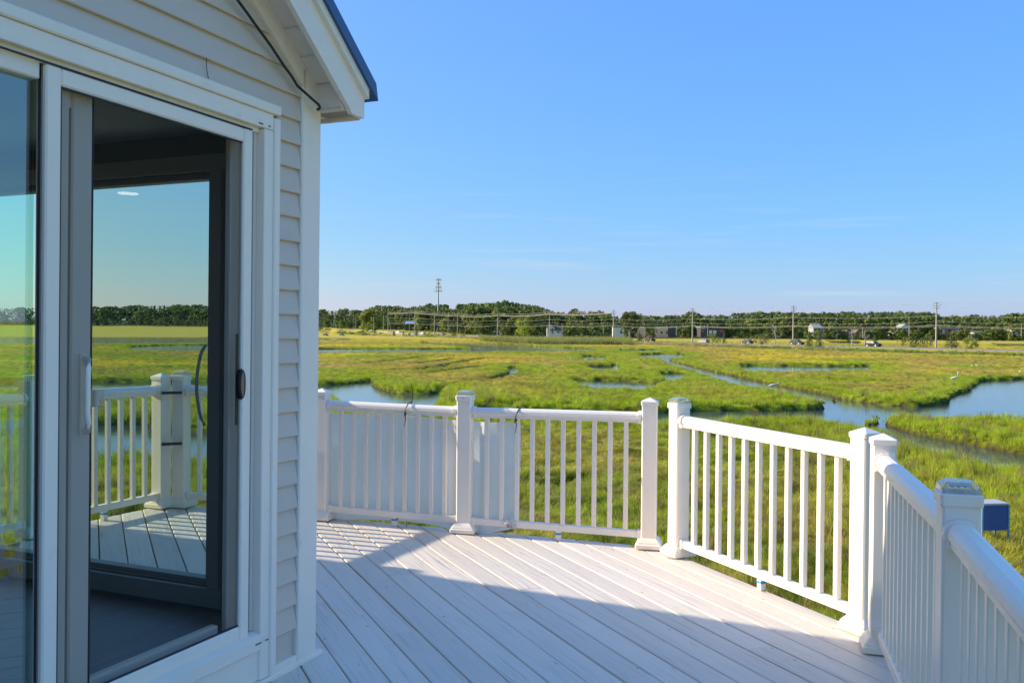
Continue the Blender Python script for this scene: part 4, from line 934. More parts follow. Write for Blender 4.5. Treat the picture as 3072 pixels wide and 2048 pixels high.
SKY = [(-300,925),(300,920),(560,912),(700,922),(900,926),(940,928),(1000,930),(1030,925),(1060,928),(1100,930),(1130,916),(1180,917),(1225,922),(1260,916),(1300,911),(1330,914),(1355,926),(1370,924),(1390,912),(1430,908),(1480,907),(1500,906),(1560,911),(1600,914),(1630,922),(1660,931),(1690,937),(1703,936),(1725,922),(1742,932),(1770,934),(1800,931),(1825,942),(1860,949),(1885,937),(1915,946),(1950,946),(1990,949),(2020,943),(2045,947),(2065,937),(2090,935),(2115,947),(2160,942),(2185,946),(2200,938),(2250,937),(2470,938),(2560,936),(2700,936),(2780,938),(2830,947),(2935,946),(2965,945),(3000,948),(3020,940),(3072,941),(3500,940)]
skx, sky_ = zip(*SKY)
def skyline(x): return float(np.interp(x, skx, sky_))
LEFT_D = 640
def near_d(x): return float(np.interp(x, [900, 1250, 1420, 1650, 3100], [760, 690, 600, 560, 560]))
lab = {'oak': ('broadleaf_tree', 'dark green broadleaf tree in the wood along the far edge of the marsh'), 'maple': ('leafy_tree', 'mid green bushy tree in the wood along the far edge of the marsh'), 'pine': ('pine_tree', 'dark ragged pine rising in the wood along the far edge of the marsh')}
nt_ = 0
for layer, (dd, drop0, drop1, step) in enumerate([(110, -1, 5, 29), (55, 8, 22, 31), (2, 24, 42, 27)]):
    x = -260.0
    while x < 3330:
        inside = 230 < x < 3100; st_ = step*(1 if inside else 2.6); x += st_*rnd.uniform(.7, 1.35)
        if layer == 2 and (1826 < x < 1880 or 1920 < x < 2030 or 2098 < x < 2180 or 1636 < x < 1690): continue
        d = near_d(x)+dd+rnd.uniform(-18, 28)
        gap = rnd.random() < .18 and layer < 2 and False
        ty = skyline(x)+rnd.uniform(drop0, drop1)
        if layer == 2: ty = max(ty, 955+rnd.uniform(-14, 16))
        top = at_d(x, ty, d); z0 = gz1(top[0], top[1]); h = top[2]-z0
        if h < 3: continue
        low = skyline(x) > 933
        kind = rnd.choices(['oak', 'maple', 'pine'], [5, 3, 1.4 if layer == 0 else .4])[0]
        base_h = {'oak': 14, 'maple': 12, 'pine': 17}[kind]; hh = min(h, rnd.uniform(13, 21) if kind != 'pine' else rnd.uniform(17, 24)); zb = top[2]-hh
        sc_ = hh/base_h; nm, lb_ = lab[kind]
        tree(kind, nm, top[0], top[1], max(z0, zb), sc_, lb_, 'tree', 'trees of the far wood', 1.0 if zb > z0 else (top[2]-z0)/hh); nt_ += 1
# the mass of wood behind and the undergrowth at its foot, read only as foliage
wd = MB(); wr = random.Random(5); NL = 20000
lx = nrng.uniform(-300, 5200, NL); lq = np.array([at_d(x, 1000, near_d(x)+nrng.uniform(-6, 60)) for x in lx]); lg = ground_z(lq[:, :2])
for q, g0 in zip(lq, lg):
    card(wd, Vector((q[0], q[1], g0+.3+abs(wr.gauss(0, 1))*3.4)), Vector((wr.gauss(0, .8)-.2, -abs(wr.gauss(.8, .6)), wr.gauss(.7, .6))), wr.uniform(.5, 1.3), wr)
for k in range(22000):
    x = wr.uniform(-300, 5200); d = near_d(x)+wr.uniform(40, 170); y = skyline(x)+3+abs(wr.gauss(0, 1))*26
    if y > 1000: continue
    card(wd, Vector(at_d(x, y, d)), Vector((wr.gauss(0, .8)-.2, -abs(wr.gauss(.8, .6)), wr.gauss(.7, .6))), wr.uniform(.9, 2.0), wr)
M['wood'] = leaf_mat('mixed_wood_leaves', (.075,.11,.022), (.20,.24,.05)); M['wood'].node_tree.nodes['Noise Texture'].inputs['Scale'].default_value = .075
tag(wd.build('far_wood', M['wood'], recalc=False), 'continuous dark green wood behind the single trees on the horizon', 'wood', kind='stuff')

# individual trees and shrubs by the road
def shrub(kind, x0, x1, ytop, ybase, d, label, name='shrub', cat='shrub', group=None):
    b = at_d((x0+x1)/2, ybase, d); hh = (ybase-ytop)*d/FPX; ww = (x1-x0)*d/FPX; bh, bw = {'cedar': (5.2, 4.6), 'bush': (3.4, 5.0), 'tanbush': (2.6, 5.0), 'bright': (8.5, 6.0), 'oak': (14, 11.5), 'maple': (12, 9.0)}[kind]
    z0 = min(b[2], gz1(b[0], b[1])+.4); t = tree(kind, name, b[0], b[1], z0, ww/bw, label, cat, group, ((hh+b[2]-z0)/bh)/(ww/bw)); return t
shrub('bright', 1548, 1588, 958, 1008, 520, 'bright yellow green tree standing alone before the dark wood', 'bright_tree', 'tree')
shrub('oak', 1868, 1914, 936, 1008, 500, 'dark tree standing between the white building and the tan building', 'broadleaf_tree', 'tree')
shrub('maple', 1935, 1966, 968, 1006, 500, 'thin leaved tree in front of the tan building', 'leafy_tree', 'tree')
shrub('maple', 1085, 1150, 928, 1004, 660, 'pale green tree left of the two leaning braces', 'leafy_tree', 'tree')
for i, (k, x0, x1, yt, yb, d, lb_) in enumerate([
 ('cedar',1170,1193,993,1019,560,'dark round cedar left of the white parked cars'), ('cedar',1203,1217,992,1018,555,'narrow dark cedar between two round bushes'), ('cedar',1236,1262,990,1020,540,'largest dark cedar below the left guy wires'),
 ('bush',1268,1302,990,1020,535,'yellow green round bush right of the largest dark cedar'), ('bush',1208,1238,1000,1020,545,'low yellowish bush between the two dark cedars'), ('bush',1118,1155,996,1014,575,'green bush beside the guard rail'),
 ('tanbush',1045,1100,994,1014,600,'olive bush on the sandy bank at the left'), ('bush',945,1000,985,1011,640,'dark bush by the far shore at the left edge'),
 ('bush',1003,1040,990,1012,610,'dark bush right of the cars on the far shore'), ('tanbush',1062,1112,998,1016,585,'yellowish bush on the low bank at the left'), ('bush',935,968,975,1010,650,'tall dark bush at the edge of the white corner board'), ('bush',1100,1130,990,1010,600,'small green bush below the left end of the guard rail'), ('bush',1300,1345,1000,1022,530,'low olive bush in the reeds under the cell tower'), ('tanbush',1345,1400,1002,1022,520,'straw coloured bush right of the cell tower mast'),
 ('cedar',2412,2444,994,1022,262,'dark cedar right of the tall bare pole'), ('cedar',2438,2476,1000,1026,258,'dark green spreading cedar by the small blue pond'), ('cedar',2610,2640,1002,1026,272,'dark wind bent cedar behind the black car'),
 ('cedar',2829,2882,1000,1030,240,'broad dark cedar right of the nearest utility pole'), ('bush',2890,2940,1008,1032,240,'olive bush at the right beside the tan grass'), ('bush',2122,2152,1000,1016,330,'yellow olive bush below the dark blue building'),
 ('bush',2145,2162,1011,1031,312,'small bright round bush between two cars'), ('cedar',2163,2182,996,1016,345,'small dark cedar at the right end of the dark blue building'), ('cedar',1880,1904,1001,1022,390,'dark bush left behind the pickup'),
 ('cedar',1905,1934,999,1022,385,'dark dense bush right behind the pickup'), ('tanbush',2255,2310,1003,1024,318,'tan bush patch left of the dead tree'), ('tanbush',2700,2760,1012,1026,262,'low brown bush in the tan grass'), ('tanbush',2760,2800,1008,1026,266,'low olive bush left of the nearest utility pole')]):
    shrub(k, x0, x1, yt, yb, d, lb_, 'shrub' if k != 'cedar' else 'cedar_shrub', 'shrub', 'shrubs along the causeway')
for i, x in enumerate((2436, 2452, 2489, 2500, 2522, 2543, 2560, 2590, 2601, 2621, 2640, 2668, 2690, 2702, 2716, 2738, 2762, 2790, 2812, 2835, 2852, 2868, 2895, 2915, 2940, 2962, 2990, 3010, 3034, 3060)):
    d = 528+rnd.uniform(-6, 4); q = at_d(x+rnd.uniform(-5, 5), 1005, d); k_ = rnd.choice(('oak', 'maple', 'maple')); sc_ = rnd.uniform(.30, .62); nm, lb_ = lab[k_]
    tree(k_, nm, q[0], q[1], gz1(q[0], q[1])-.3, sc_, 'small leafy tree standing in front of the far houses at the right', 'tree', 'small trees before the far houses')
# low green brush on the near slope of the causeway
bs = MB(); br = random.Random(9)
for i in range(420):
    x = br.uniform(1850, 3150); d0 = float(np.interp(x, [1850, 2000, 2300, 2600, 3072, 3200], [352, 325, 283, 250, 212, 205]))-br.uniform(9, 16); q = at_d(x, 1030, d0); z = gz1(q[0], q[1]); s = br.uniform(.30, .62)*(1.3 if br.random() < .2 else 1)
    for k in range(22):
        dv = Vector((br.gauss(0, 1), br.gauss(0, .7), abs(br.gauss(.3, .8)))); c = Vector((q[0], q[1], z+.1))+Vector((dv.x*s, dv.y*s, dv.z*s*.75)); card(bs, c, dv+Vector((0, -.5, .4)), br.uniform(.14, .30), br)
tag(bs.build('roadside_brush', M['leaf_mid'], recalc=False), 'low green brush along the near slope of the road', 'brush', kind='stuff')
# bare dead trees
def dead_tree(x, ytop, ybase, d, seed, label, spread=.5):
    r = random.Random(seed); b = at_d(x, ybase, d); h = (ybase-ytop)*d/FPX; t = empty('dead_tree', tuple(b)); tag(t, label, 'dead tree', 'bare dead trees by the road')
    m = MB(); m.tube([(0, 0, -.6), (.05*h, 0, h*.3), (-.02*h, .02*h, h*.62), (.03*h, 0, h)], [.17, .13, .09, .03], 6); m.build('trunk', M['deadwood'], t)
    m = MB()
    for k in range(13):
        zt = r.uniform(.16, .9)*h; a = r.choice([0, math.pi])+r.gauss(0, .6); l = h*r.uniform(.2, .5)*spread*2*(1.1-zt/h*.6); s0 = Vector((0, 0, zt)); e = s0+Vector((math.cos(a)*l, math.sin(a)*l*.6, l*r.uniform(.1, .9))); mm_ = s0.lerp(e, .5)+Vector((0, 0, -.08*l))
        m.tube([s0, mm_, e], [.07, .05, .02], 5); e2 = mm_+Vector((math.cos(a+.6)*l*.4, math.sin(a)*l*.3, l*.4)); m.tube([mm_, e2], [.04, .015], 4)
    m.build('branch', M['deadwood'], t)
dead_tree(2325, 976, 1028, 288, 3, 'bare pale dead tree with forked branches left of a utility pole', .62)
dead_tree(2555, 980, 1030, 262, 4, 'thin bare dead tree by the small blue pond')
dead_tree(2594, 986, 1028, 268, 8, 'thin bare dead tree behind the black car')

# ------------------------------------------------------------------ utility poles, wires, tower
POLES = [(1121,950,996,640,0),(1150,944,1000,625,0),(1164,933,1002,600,1),(1244,929,1006,575,1),(1303,936,1008,545,1),(1372,940,1010,520,1),(1492,939,1010,470,1),(1648,934,1014,420,1),(1840,929.5,1020,372,2),(2077,924,1028,322,2),(2379,916,1036,284,2),(2808,905,1044,246,2),(3460,892,1060,205,2)]
WP = []
DESC = ['leftmost short utility pole beside the sandy bank','short utility pole just left of the first braced pole','first tall utility pole with a leaning brace','second tall utility pole with leaning guy wires','tall utility pole left of the cell tower mast','tall utility pole right of the cell tower mast','utility pole left of the bright yellow green tree','utility pole in front of the white house','utility pole right of the dark round topped trees','utility pole left of the silver hatchback','utility pole right of the forked dead tree','tallest nearest utility pole at the right','utility pole outside the right edge']
for (x, yt, yb, d, kind), ds in zip(POLES, DESC):
    b = at_d(x, yb, d); t3 = at_d(x, yt, d); h = t3[2]-b[2]; e = empty('utility_pole', tuple(b)); tag(e, ds, 'utility pole', 'utility poles carrying the wires along the road')
    r0 = .24 if kind == 2 else .20; m = MB(); m.tube([(0, 0, -1.5), (0, 0, h*.5), (0, 0, h)], [r0*1.1, r0*.9, r0*.7], 8); m.build('shaft', M['pole'], e)
    hs_ = []
    if kind == 2:
        for k, zz in enumerate((h-.35, h-1.05, h-1.75)):
            m = MB(); m.tube([(-.85 if k != 1 else -1.0, 0, zz+.1), (0, 0, zz-.1), (.85 if k != 1 else 1.0, 0, zz+.1)], .06, 5)
            for sx in (-1, 1): m.tube([(sx*(.85 if k != 1 else 1.0), 0, zz+.05), (sx*(.85 if k != 1 else 1.0), 0, zz+.36)], [.09, .06], 6)
            m.build('insulator_arm', M['galv'], e)
    if kind == 1:
        m = MB(); m.box((-.9, -.06, h-1.0), (.9, .06, h-.86)); m.build('crossarm', M['pole'], e)
    WP.append((b, h, kind))
SPAN = WP[2:]
def sag(a, b, s, n=14): return [Vector(a).lerp(Vector(b), k/n)-Vector((0, 0, s*4*(k/n)*(1-k/n))) for k in range(n+1)]
for i, ((b0, h0, k0), (b1, h1, k1)) in enumerate(zip(SPAN[:-1], SPAN[1:])):
    d01 = Vector(b1)-Vector(b0); d01.z = 0; nn = Vector((-d01.y, d01.x, 0)).normalized(); ln = d01.length
    t = empty('power_line', tuple((Vector(b0)+Vector(b1))/2)); o0 = Vector(t.location); heavy = (k0 == 1)
    tag(t, 'wires from the '+DESC[2+i].replace('outside the right edge', 'at the right')+' rightward', 'wires', 'spans of overhead wire along the road')
    for hf, off, rad_ in [(.985, .9, .030), (.985, -.9, .030), (.93, .9, .028), (.88, -.9, .028)]+([(.915, .2, .05), (.90, -.2, .05)] if heavy else []):
        m = MB(); m.tube([p-o0 for p in sag(Vector(b0)+nn*off+Vector((0, 0, h0*hf)), Vector(b1)+nn*off+Vector((0, 0, h1*hf)), ln*.012)], rad_*(1.0 if heavy else .55), 4); m.build('conductor', M['wire'], t)
    for hf, rad_ in ((.70, .028), (.58, .020), (.50, .030), (.475, .026)):
        m = MB(); m.tube([p-o0 for p in sag(Vector(b0)+Vector((0, -.2, h0*hf)), Vector(b1)+Vector((0, -.2, h1*hf)), ln*.011*(1 if hf > .6 else 1.25))], rad_, 5); m.build('cable', M['wire'], t)
    if not heavy:
        for q in (.2, .5, .8):
            for hf, off in ((.985, .9), (.985, -.9)):
                c = Vector(b0).lerp(Vector(b1), q)+nn*off+Vector((0, 0, h0*hf+(h1-h0)*hf*q-ln*.012*4*q*(1-q)))-o0; m = MB(); m.tube([c+Vector((0, 0, .45)), c+Vector((.14, 0, 0)), c-Vector((0, 0, .45)), c-Vector((.14, 0, 0)), c+Vector((0, 0, .45))], .018, 3); m.build('spacer', M['galv'], t)
for x0, yt, x1, yb, d, lb_ in ((1166,958,1176,1000,598,'leaning wooden brace pole of the first braced pole'),(1246,955,1262,1004,572,'leaning guy brace of the second tall pole')):
    m = MB(); m.tube([at_d(x0, yt, d), at_d(x1, yb, d)], .14, 6); tag(m.build('pole_brace', M['pole']), lb_, 'brace')
# small lamp and service poles across the marsh
for x, yt, yb, d, lb_, arm in [(1067,953,990,690,'short plain pole by the road sign at the left',0),(1001,957,990,700,'left one of two street lamps at the far left',1),(1005,958,992,700,'right one of two street lamps at the far left',1),(1228,945,1003,585,'thin service pole right of the blue roof',0),(1344,949,1018,520,'thin pole in the reeds right of the cell tower',0),(1934,970,1004,505,'street lamp with a cross arm before the tan building',1),(1687,974,1004,520,'thin pole right of the white house',0),(1810,973,997,530,'thin pole with a cross arm left of the white building',1),(2029,976,1000,520,'thin pole right of the tan building',0),(2123,972,1000,520,'tall thin pole in front of the dark blue building',1),(2588,980,1008,460,'small pole with a grey box near the brown roofs',0),(2487,970,985,520,'short pole above the grey roofed houses',0),(2727,951,1004,520,'pole rising above the trees near the tall white house',0),(3064,972,1003,510,'pole at the right edge among the trees',0)]:
    b = at_d(x, yb, d); h = (yb-yt)*d/FPX; e = empty('service_pole', tuple(b)); tag(e, lb_, 'pole', 'small poles across the marsh')
    MB().tube([(0, 0, -1), (0, 0, h)], [.17, .12], 6).build('shaft', M['pole'], e)
    if arm: MB().box((-.8, -.05, h-.35), (.8, .05, h-.2)).build('crossarm', M['galv'], e)
# cell tower
b = at_d(1314, 1000, 720); tw = empty('cell_tower', tuple(b)); tag(tw, 'grey cell tower mast with four rings of antenna panels', 'cell tower'); PM = 720/FPX; H = (1000-833)*PM
MB().tube([(0, 0, -3), (0, 0, H*.5), (0, 0, H-.5)], [.85, .62, .42], 10).build('mast', M['galv'], tw)
for zc, rr, np_, ph in ((H-1.6, 2.3, 9, 2.0), (H-4.6, 1.6, 6, 1.6), (H-7.6, 2.4, 9, 2.6), (H-10.6, 3.0, 9, 2.0)):
    zc -= 0; m = MB(); m.tube([(rr*.85*math.cos(k*.5236), rr*.85*math.sin(k*.5236), zc) for k in range(13)], .10, 5)
    for k in range(3): m.tube([(0, 0, zc-.3), (rr*.85*math.cos(k*2.094), rr*.85*math.sin(k*2.094), zc)], .12, 5)
    pf = m.build('platform', M['galv'], tw)
    for k in range(np_):
        a = 2*math.pi*k/np_+.2; c = Vector((rr*math.cos(a), rr*math.sin(a), zc)); p_ = MB(); p_.bbox((-.17, -.10, -ph/2), (.17, .10, ph/2), .04); o = p_.build('antenna_panel', M['galv'], tw); o.location = c; o.rotation_euler = (0, 0, a+math.pi/2)

# ------------------------------------------------------------------ far buildings
def wallm(name, col): return mat(name, col, .8, var=.05, scale=.5)
M['white_wall'] = wallm('white_clapboard', (.50,.50,.49)); M['tan_wall'] = wallm('tan_block_wall', (.52,.39,.26)); M['dark_roof'] = wallm('dark_grey_shingle', (.07,.075,.085)); M['navy_wall'] = wallm('dark_blue_grey_metal', (.050,.055,.062))
M['grey_wall'] = wallm('grey_wall', (.30,.31,.32)); M['brown_roof'] = wallm('brown_shingle', (.16,.12,.10)); M['orange_wall'] = wallm('orange_brown_wall', (.30,.16,.085)); M['red_sign'] = wallm('red_sign', (.55,.06,.03)); M['win'] = mat('dark_window', (.03,.035,.04), .15); M['lgrey_roof'] = wallm('light_grey_roof', (.26,.26,.26)); M['blue_roof2'] = wallm('blue_roof', (.20,.34,.50))
def building(name, x0, x1, yt, yb, d, wm, rm, label, gable=None, wins=(), depth=10, cat='building', rot=0.0, extra=None):
    """far building seen at x0..x1, yt..yb at distance d; wins: (fraction across, fraction up, w, h, material)"""
    b = at_d((x0+x1)/2, yb, d); w = (x1-x0)*d/FPX; h = (yb-yt)*d/FPX; e = empty(name, tuple(b), rot); tag(e, label, cat)
    roof_h = 0
    if gable: roof_h = gable[1]*h
    hw = h-roof_h
    wl_ = MB(); wl_.box((-w/2, 0, -2), (w/2, depth, hw)); wall_ = wl_.build('wall', wm, e)
    rf_ = MB()
    if not gable: rf_.box((-w/2-.15, -.15, hw), (w/2+.15, depth+.15, hw+.35))
    elif gable[0] == 'x': rf_.prism([(-.4, hw-.1), (depth/2, hw+roof_h), (depth+.4, hw-.1)], -w/2-.3, w/2+.3, 'yz')
    else:
        rf_.prism([(-w/2-.35, hw-.15), (0, hw+roof_h+.12), (w/2+.35, hw-.15), (w/2+.3, hw-.30), (0, hw+roof_h-.1), (-w/2-.3, hw-.30)], -.35, depth+.3, 'xz'); g = MB(); g.prism([(-w/2, hw), (0, hw+roof_h-.12), (w/2, hw)], .0, depth, 'xz'); g.build('gable', wm, e)
    rf_.build('roof', rm, e)
    for fx, fz, ww, hh_, mm_ in wins:
        m = MB(); cx = -w/2+fx*w; cz = fz*hw; m.box((cx-ww/2, -.06, cz-hh_/2), (cx+ww/2, .02, cz+hh_/2)); nm_ = 'window' if mm_ == 'win' else ('sign_board' if mm_ == 'red_sign' or mm_ == 'sign' else 'garage_door'); m.build(nm_, M['white_wall'] if mm_ in ('door', 'sign') else M[mm_], e)
    return e
wh = building('white_house', 1641, 1664, 973, 1002, 545, M['white_wall'], M['dark_roof'], 'white gabled house with a dark grey roof behind a utility pole', ('y', .34), [(.28,.30,.8,1.1,'win'),(.7,.30,.8,1.1,'win'),(.28,.78,.8,1.1,'win'),(.7,.78,.8,1.1,'win')], 7, 'house')
b = at_d(1673, 1002, 545); S_ = 545/FPX; inv = wh.matrix_world.inverted() if False else Matrix.Translation(-wh.location)
q = Vector(b)-wh.location; m = MB(); m.box((q.x-2.1, q.y-.6, -2), (q.x+2.3, q.y+6, 2.3)); m.build('side_wing', M['white_wall'], wh)
m = MB(); m.prism([(q.y-1.0, 2.2), (q.y+3, 4.9), (q.y+6.5, 2.2)], q.x-4.6, q.x+2.5, 'yz'); m.build('wing_roof', M['dark_roof'], wh)
for k in range(3): m = MB(); m.box((q.x-.6+k*.85, q.y-.66, .7), (q.x-.1+k*.85, q.y-.58, 1.9)); m.build('window', M['win'], wh)
building('white_shed', 1842, 1873, 983, 1002, 536, M['white_wall'], M['grey_wall'], 'low white flat roofed building left of the dark tree', None, [(.7,.3,1.2,1.6,'win')])
building('blue_grey_shed', 1890, 1926, 987, 1004, 545, M['navy_wall'], M['grey_wall'], 'low blue grey building between the dark tree and the tan building', None, [(.3,.35,1.2,1.6,'win'),(.75,.35,1.2,1.6,'win')])
tb = building('tan_warehouse', 1908, 2004, 981, 1001, 536, M['tan_wall'], M['white_wall'], 'long tan flat roofed commercial building behind the road', None, [(.55,.2,1.2,2,'win'),(.97,.2,.9,1.8,'win'),(.80,.2,1.2,1.3,'win')], 18)
building('dark_annex', 2004.5, 2028, 982, 1001, 536, M['navy_wall'], M['grey_wall'], 'dark annex at the right end of the tan building', None, [], 12)
building('dark_blue_garage', 2102, 2176, 982, 1001, 536, M['navy_wall'], M['grey_wall'], 'dark blue commercial building with red signs and pale garage doors', None, [(.07,.40,1.8,1.0,'red_sign'),(.84,.42,2.0,1.0,'red_sign'),(.40,.28,1.9,2.0,'door'),(.57,.28,1.9,2.0,'door'),(.74,.22,1.5,1.4,'win'),(.10,.86,2.6,.5,'sign')], 14)
building('blue_roofed_hut', 1216, 1240, 963, 985, 684, M['leaf_dark'], M['blue_roof2'], 'hut with a pale blue roof between two poles at the left', ('x', .35), [(.3,.3,1,1.2,'win')], 8, 'hut')
building('grey_roofed_house', 2440, 2464, 971, 998, 536, M['grey_wall'], M['lgrey_roof'], 'house with a pale grey roof half hidden by trees', ('x', .4), [(.3,.5,1.2,1.4,'win'),(.7,.5,1.2,1.4,'win')], 9, 'house')
building('grey_cottage', 2464, 2484, 985, 1002, 536, M['grey_wall'], M['grey_wall'], 'small grey gabled cottage with a white garage', ('y', .5), [(.6,.3,1.4,1.4,'door')], 8, 'house')
building('white_cottage', 2494, 2514, 988, 1003, 536, M['white_wall'], M['brown_roof'], 'small white cottage between two dark red bushes', ('x', .4), [(.35,.4,1,1.1,'win'),(.7,.4,1,1.1,'win')], 8, 'house')
building('orange_cottage', 2533, 2552, 990, 1003, 536, M['orange_wall'], M['brown_roof'], 'orange brown gabled cottage, left of two', ('y', .6), [(.6,.4,1,1.0,'win')], 8, 'house')
building('orange_cottage', 2566, 2584, 989, 1003, 536, M['orange_wall'], M['brown_roof'], 'orange brown gabled cottage behind the small grey box pole', ('y', .6), [(.4,.4,1,1.0,'win')], 8, 'house')
building('brown_ranch_house', 2605, 2632, 990, 1003, 536, M['orange_wall'], M['brown_roof'], 'low long brown house behind the wind bent cedar', ('x', .45), [(.3,.4,1.2,1.0,'win'),(.7,.4,1.2,1.0,'win')], 8, 'house')
building('pink_cottage', 2680, 2698, 992, 1005, 536, M['white_wall'], M['brown_roof'], 'small pale cottage left of the tall white house', ('x', .4), [(.5,.4,1,1.0,'win')], 8, 'house')
building('tall_white_house', 2703, 2730, 972, 1005, 536, M['white_wall'], M['grey_wall'], 'tall white house partly hidden by trees', ('y', .25), [(.25,.3,.9,1.2,'win'),(.7,.3,.9,1.2,'win'),(.25,.72,.9,1.2,'win'),(.7,.72,.9,1.2,'win')], 8, 'house')
building('red_brick_block', 2822, 2880, 985, 1004, 536, M['orange_wall'], M['white_wall'], 'orange red and white building right of the nearest pole', None, [(.12,.5,2,2.4,'door'),(.45,.7,1.2,1.2,'win'),(.65,.3,1.2,1.2,'win'),(.85,.6,2.2,1.2,'door')], 10)
building('pale_cottage', 2922, 2953, 992, 1004, 536, M['white_wall'], M['brown_roof'], 'low pale cottage under the trees at the right', ('x', .4), [(.3,.4,1,1.0,'win'),(.7,.4,1,1.0,'win')], 8, 'house')
building('tan_cottage', 2981, 2998, 993, 1004, 536, M['tan_wall'], M['brown_roof'], 'small tan cottage near the right edge', ('y', .4), [(.5,.4,1,1.0,'win')], 8, 'house')
building('white_hall', 3042, 3085, 991, 1003, 536, M['white_wall'], M['lgrey_roof'], 'long white building at the right edge', None, [(.3,.5,1.2,1.0,'win'),(.7,.5,1.2,1.0,'win')], 8)

# ------------------------------------------------------------------ vehicles
M['tyre'] = mat('tyre_rubber', (.02,.02,.02), .8); M['rim'] = mat('alloy_rim', (.50,.48,.45), .35, metal=.5); M['glass_car'] = mat('tinted_car_window', (.02,.025,.03), .08); M['lamp'] = mat('lamp_lens', (.7,.7,.68), .2); M['tail'] = mat('red_tail_lamp', (.35,.02,.02), .3)
def car_paint(n, c): return mat('car_paint_'+n, c, .45, metal=0, var=.02, spec=.18)
PAINT = {'black': car_paint('black', (.02,.022,.024)), 'silver': car_paint('silver', (.34,.34,.36)), 'navy': car_paint('navy', (.06,.065,.10)), 'charcoal': car_paint('charcoal', (.05,.055,.055)), 'white': car_paint('white', (.72,.72,.71)), 'red': car_paint('red', (.10,.02,.02)), 'grey': car_paint('grey', (.16,.165,.17))}
CARP = {  # side outline front at +x: (body outline, cabin outline), length 4.6
 'suv': ([(-2.25,.42),(-2.30,.75),(-2.25,1.02),(1.05,1.04),(2.05,.92),(2.30,.72),(2.30,.38),(1.9,.25),(-1.9,.25)], [(-2.20,1.0),(-1.95,1.52),(-1.6,1.64),(.10,1.64),(.45,1.55),(1.15,1.03)]),
 'sedan': ([(-2.30,.45),(-2.34,.80),(-2.15,.96),(1.0,.93),(2.1,.80),(2.35,.60),(2.33,.32),(1.9,.22),(-1.9,.22)], [(-1.95,.93),(-1.15,1.34),(-.7,1.42),(.05,1.40),(.35,1.32),(1.15,.92)]),
 'hatch': ([(-2.1,.45),(-2.16,.85),(-2.0,1.0),(.95,.96),(1.95,.82),(2.15,.62),(2.13,.32),(1.8,.22),(-1.8,.22)], [(-2.05,.98),(-1.75,1.32),(-1.2,1.47),(.0,1.46),(.3,1.38),(1.1,.95)]),
 'pickup': ([(-2.85,.55),(-2.88,.95),(-2.8,1.12),(1.15,1.12),(2.5,1.02),(2.75,.8),(2.75,.45),(2.3,.35),(-2.4,.38)], [(-.75,1.08),(-.70,1.70),(-.5,1.80),(.45,1.80),(.65,1.72),(1.30,1.10)])}
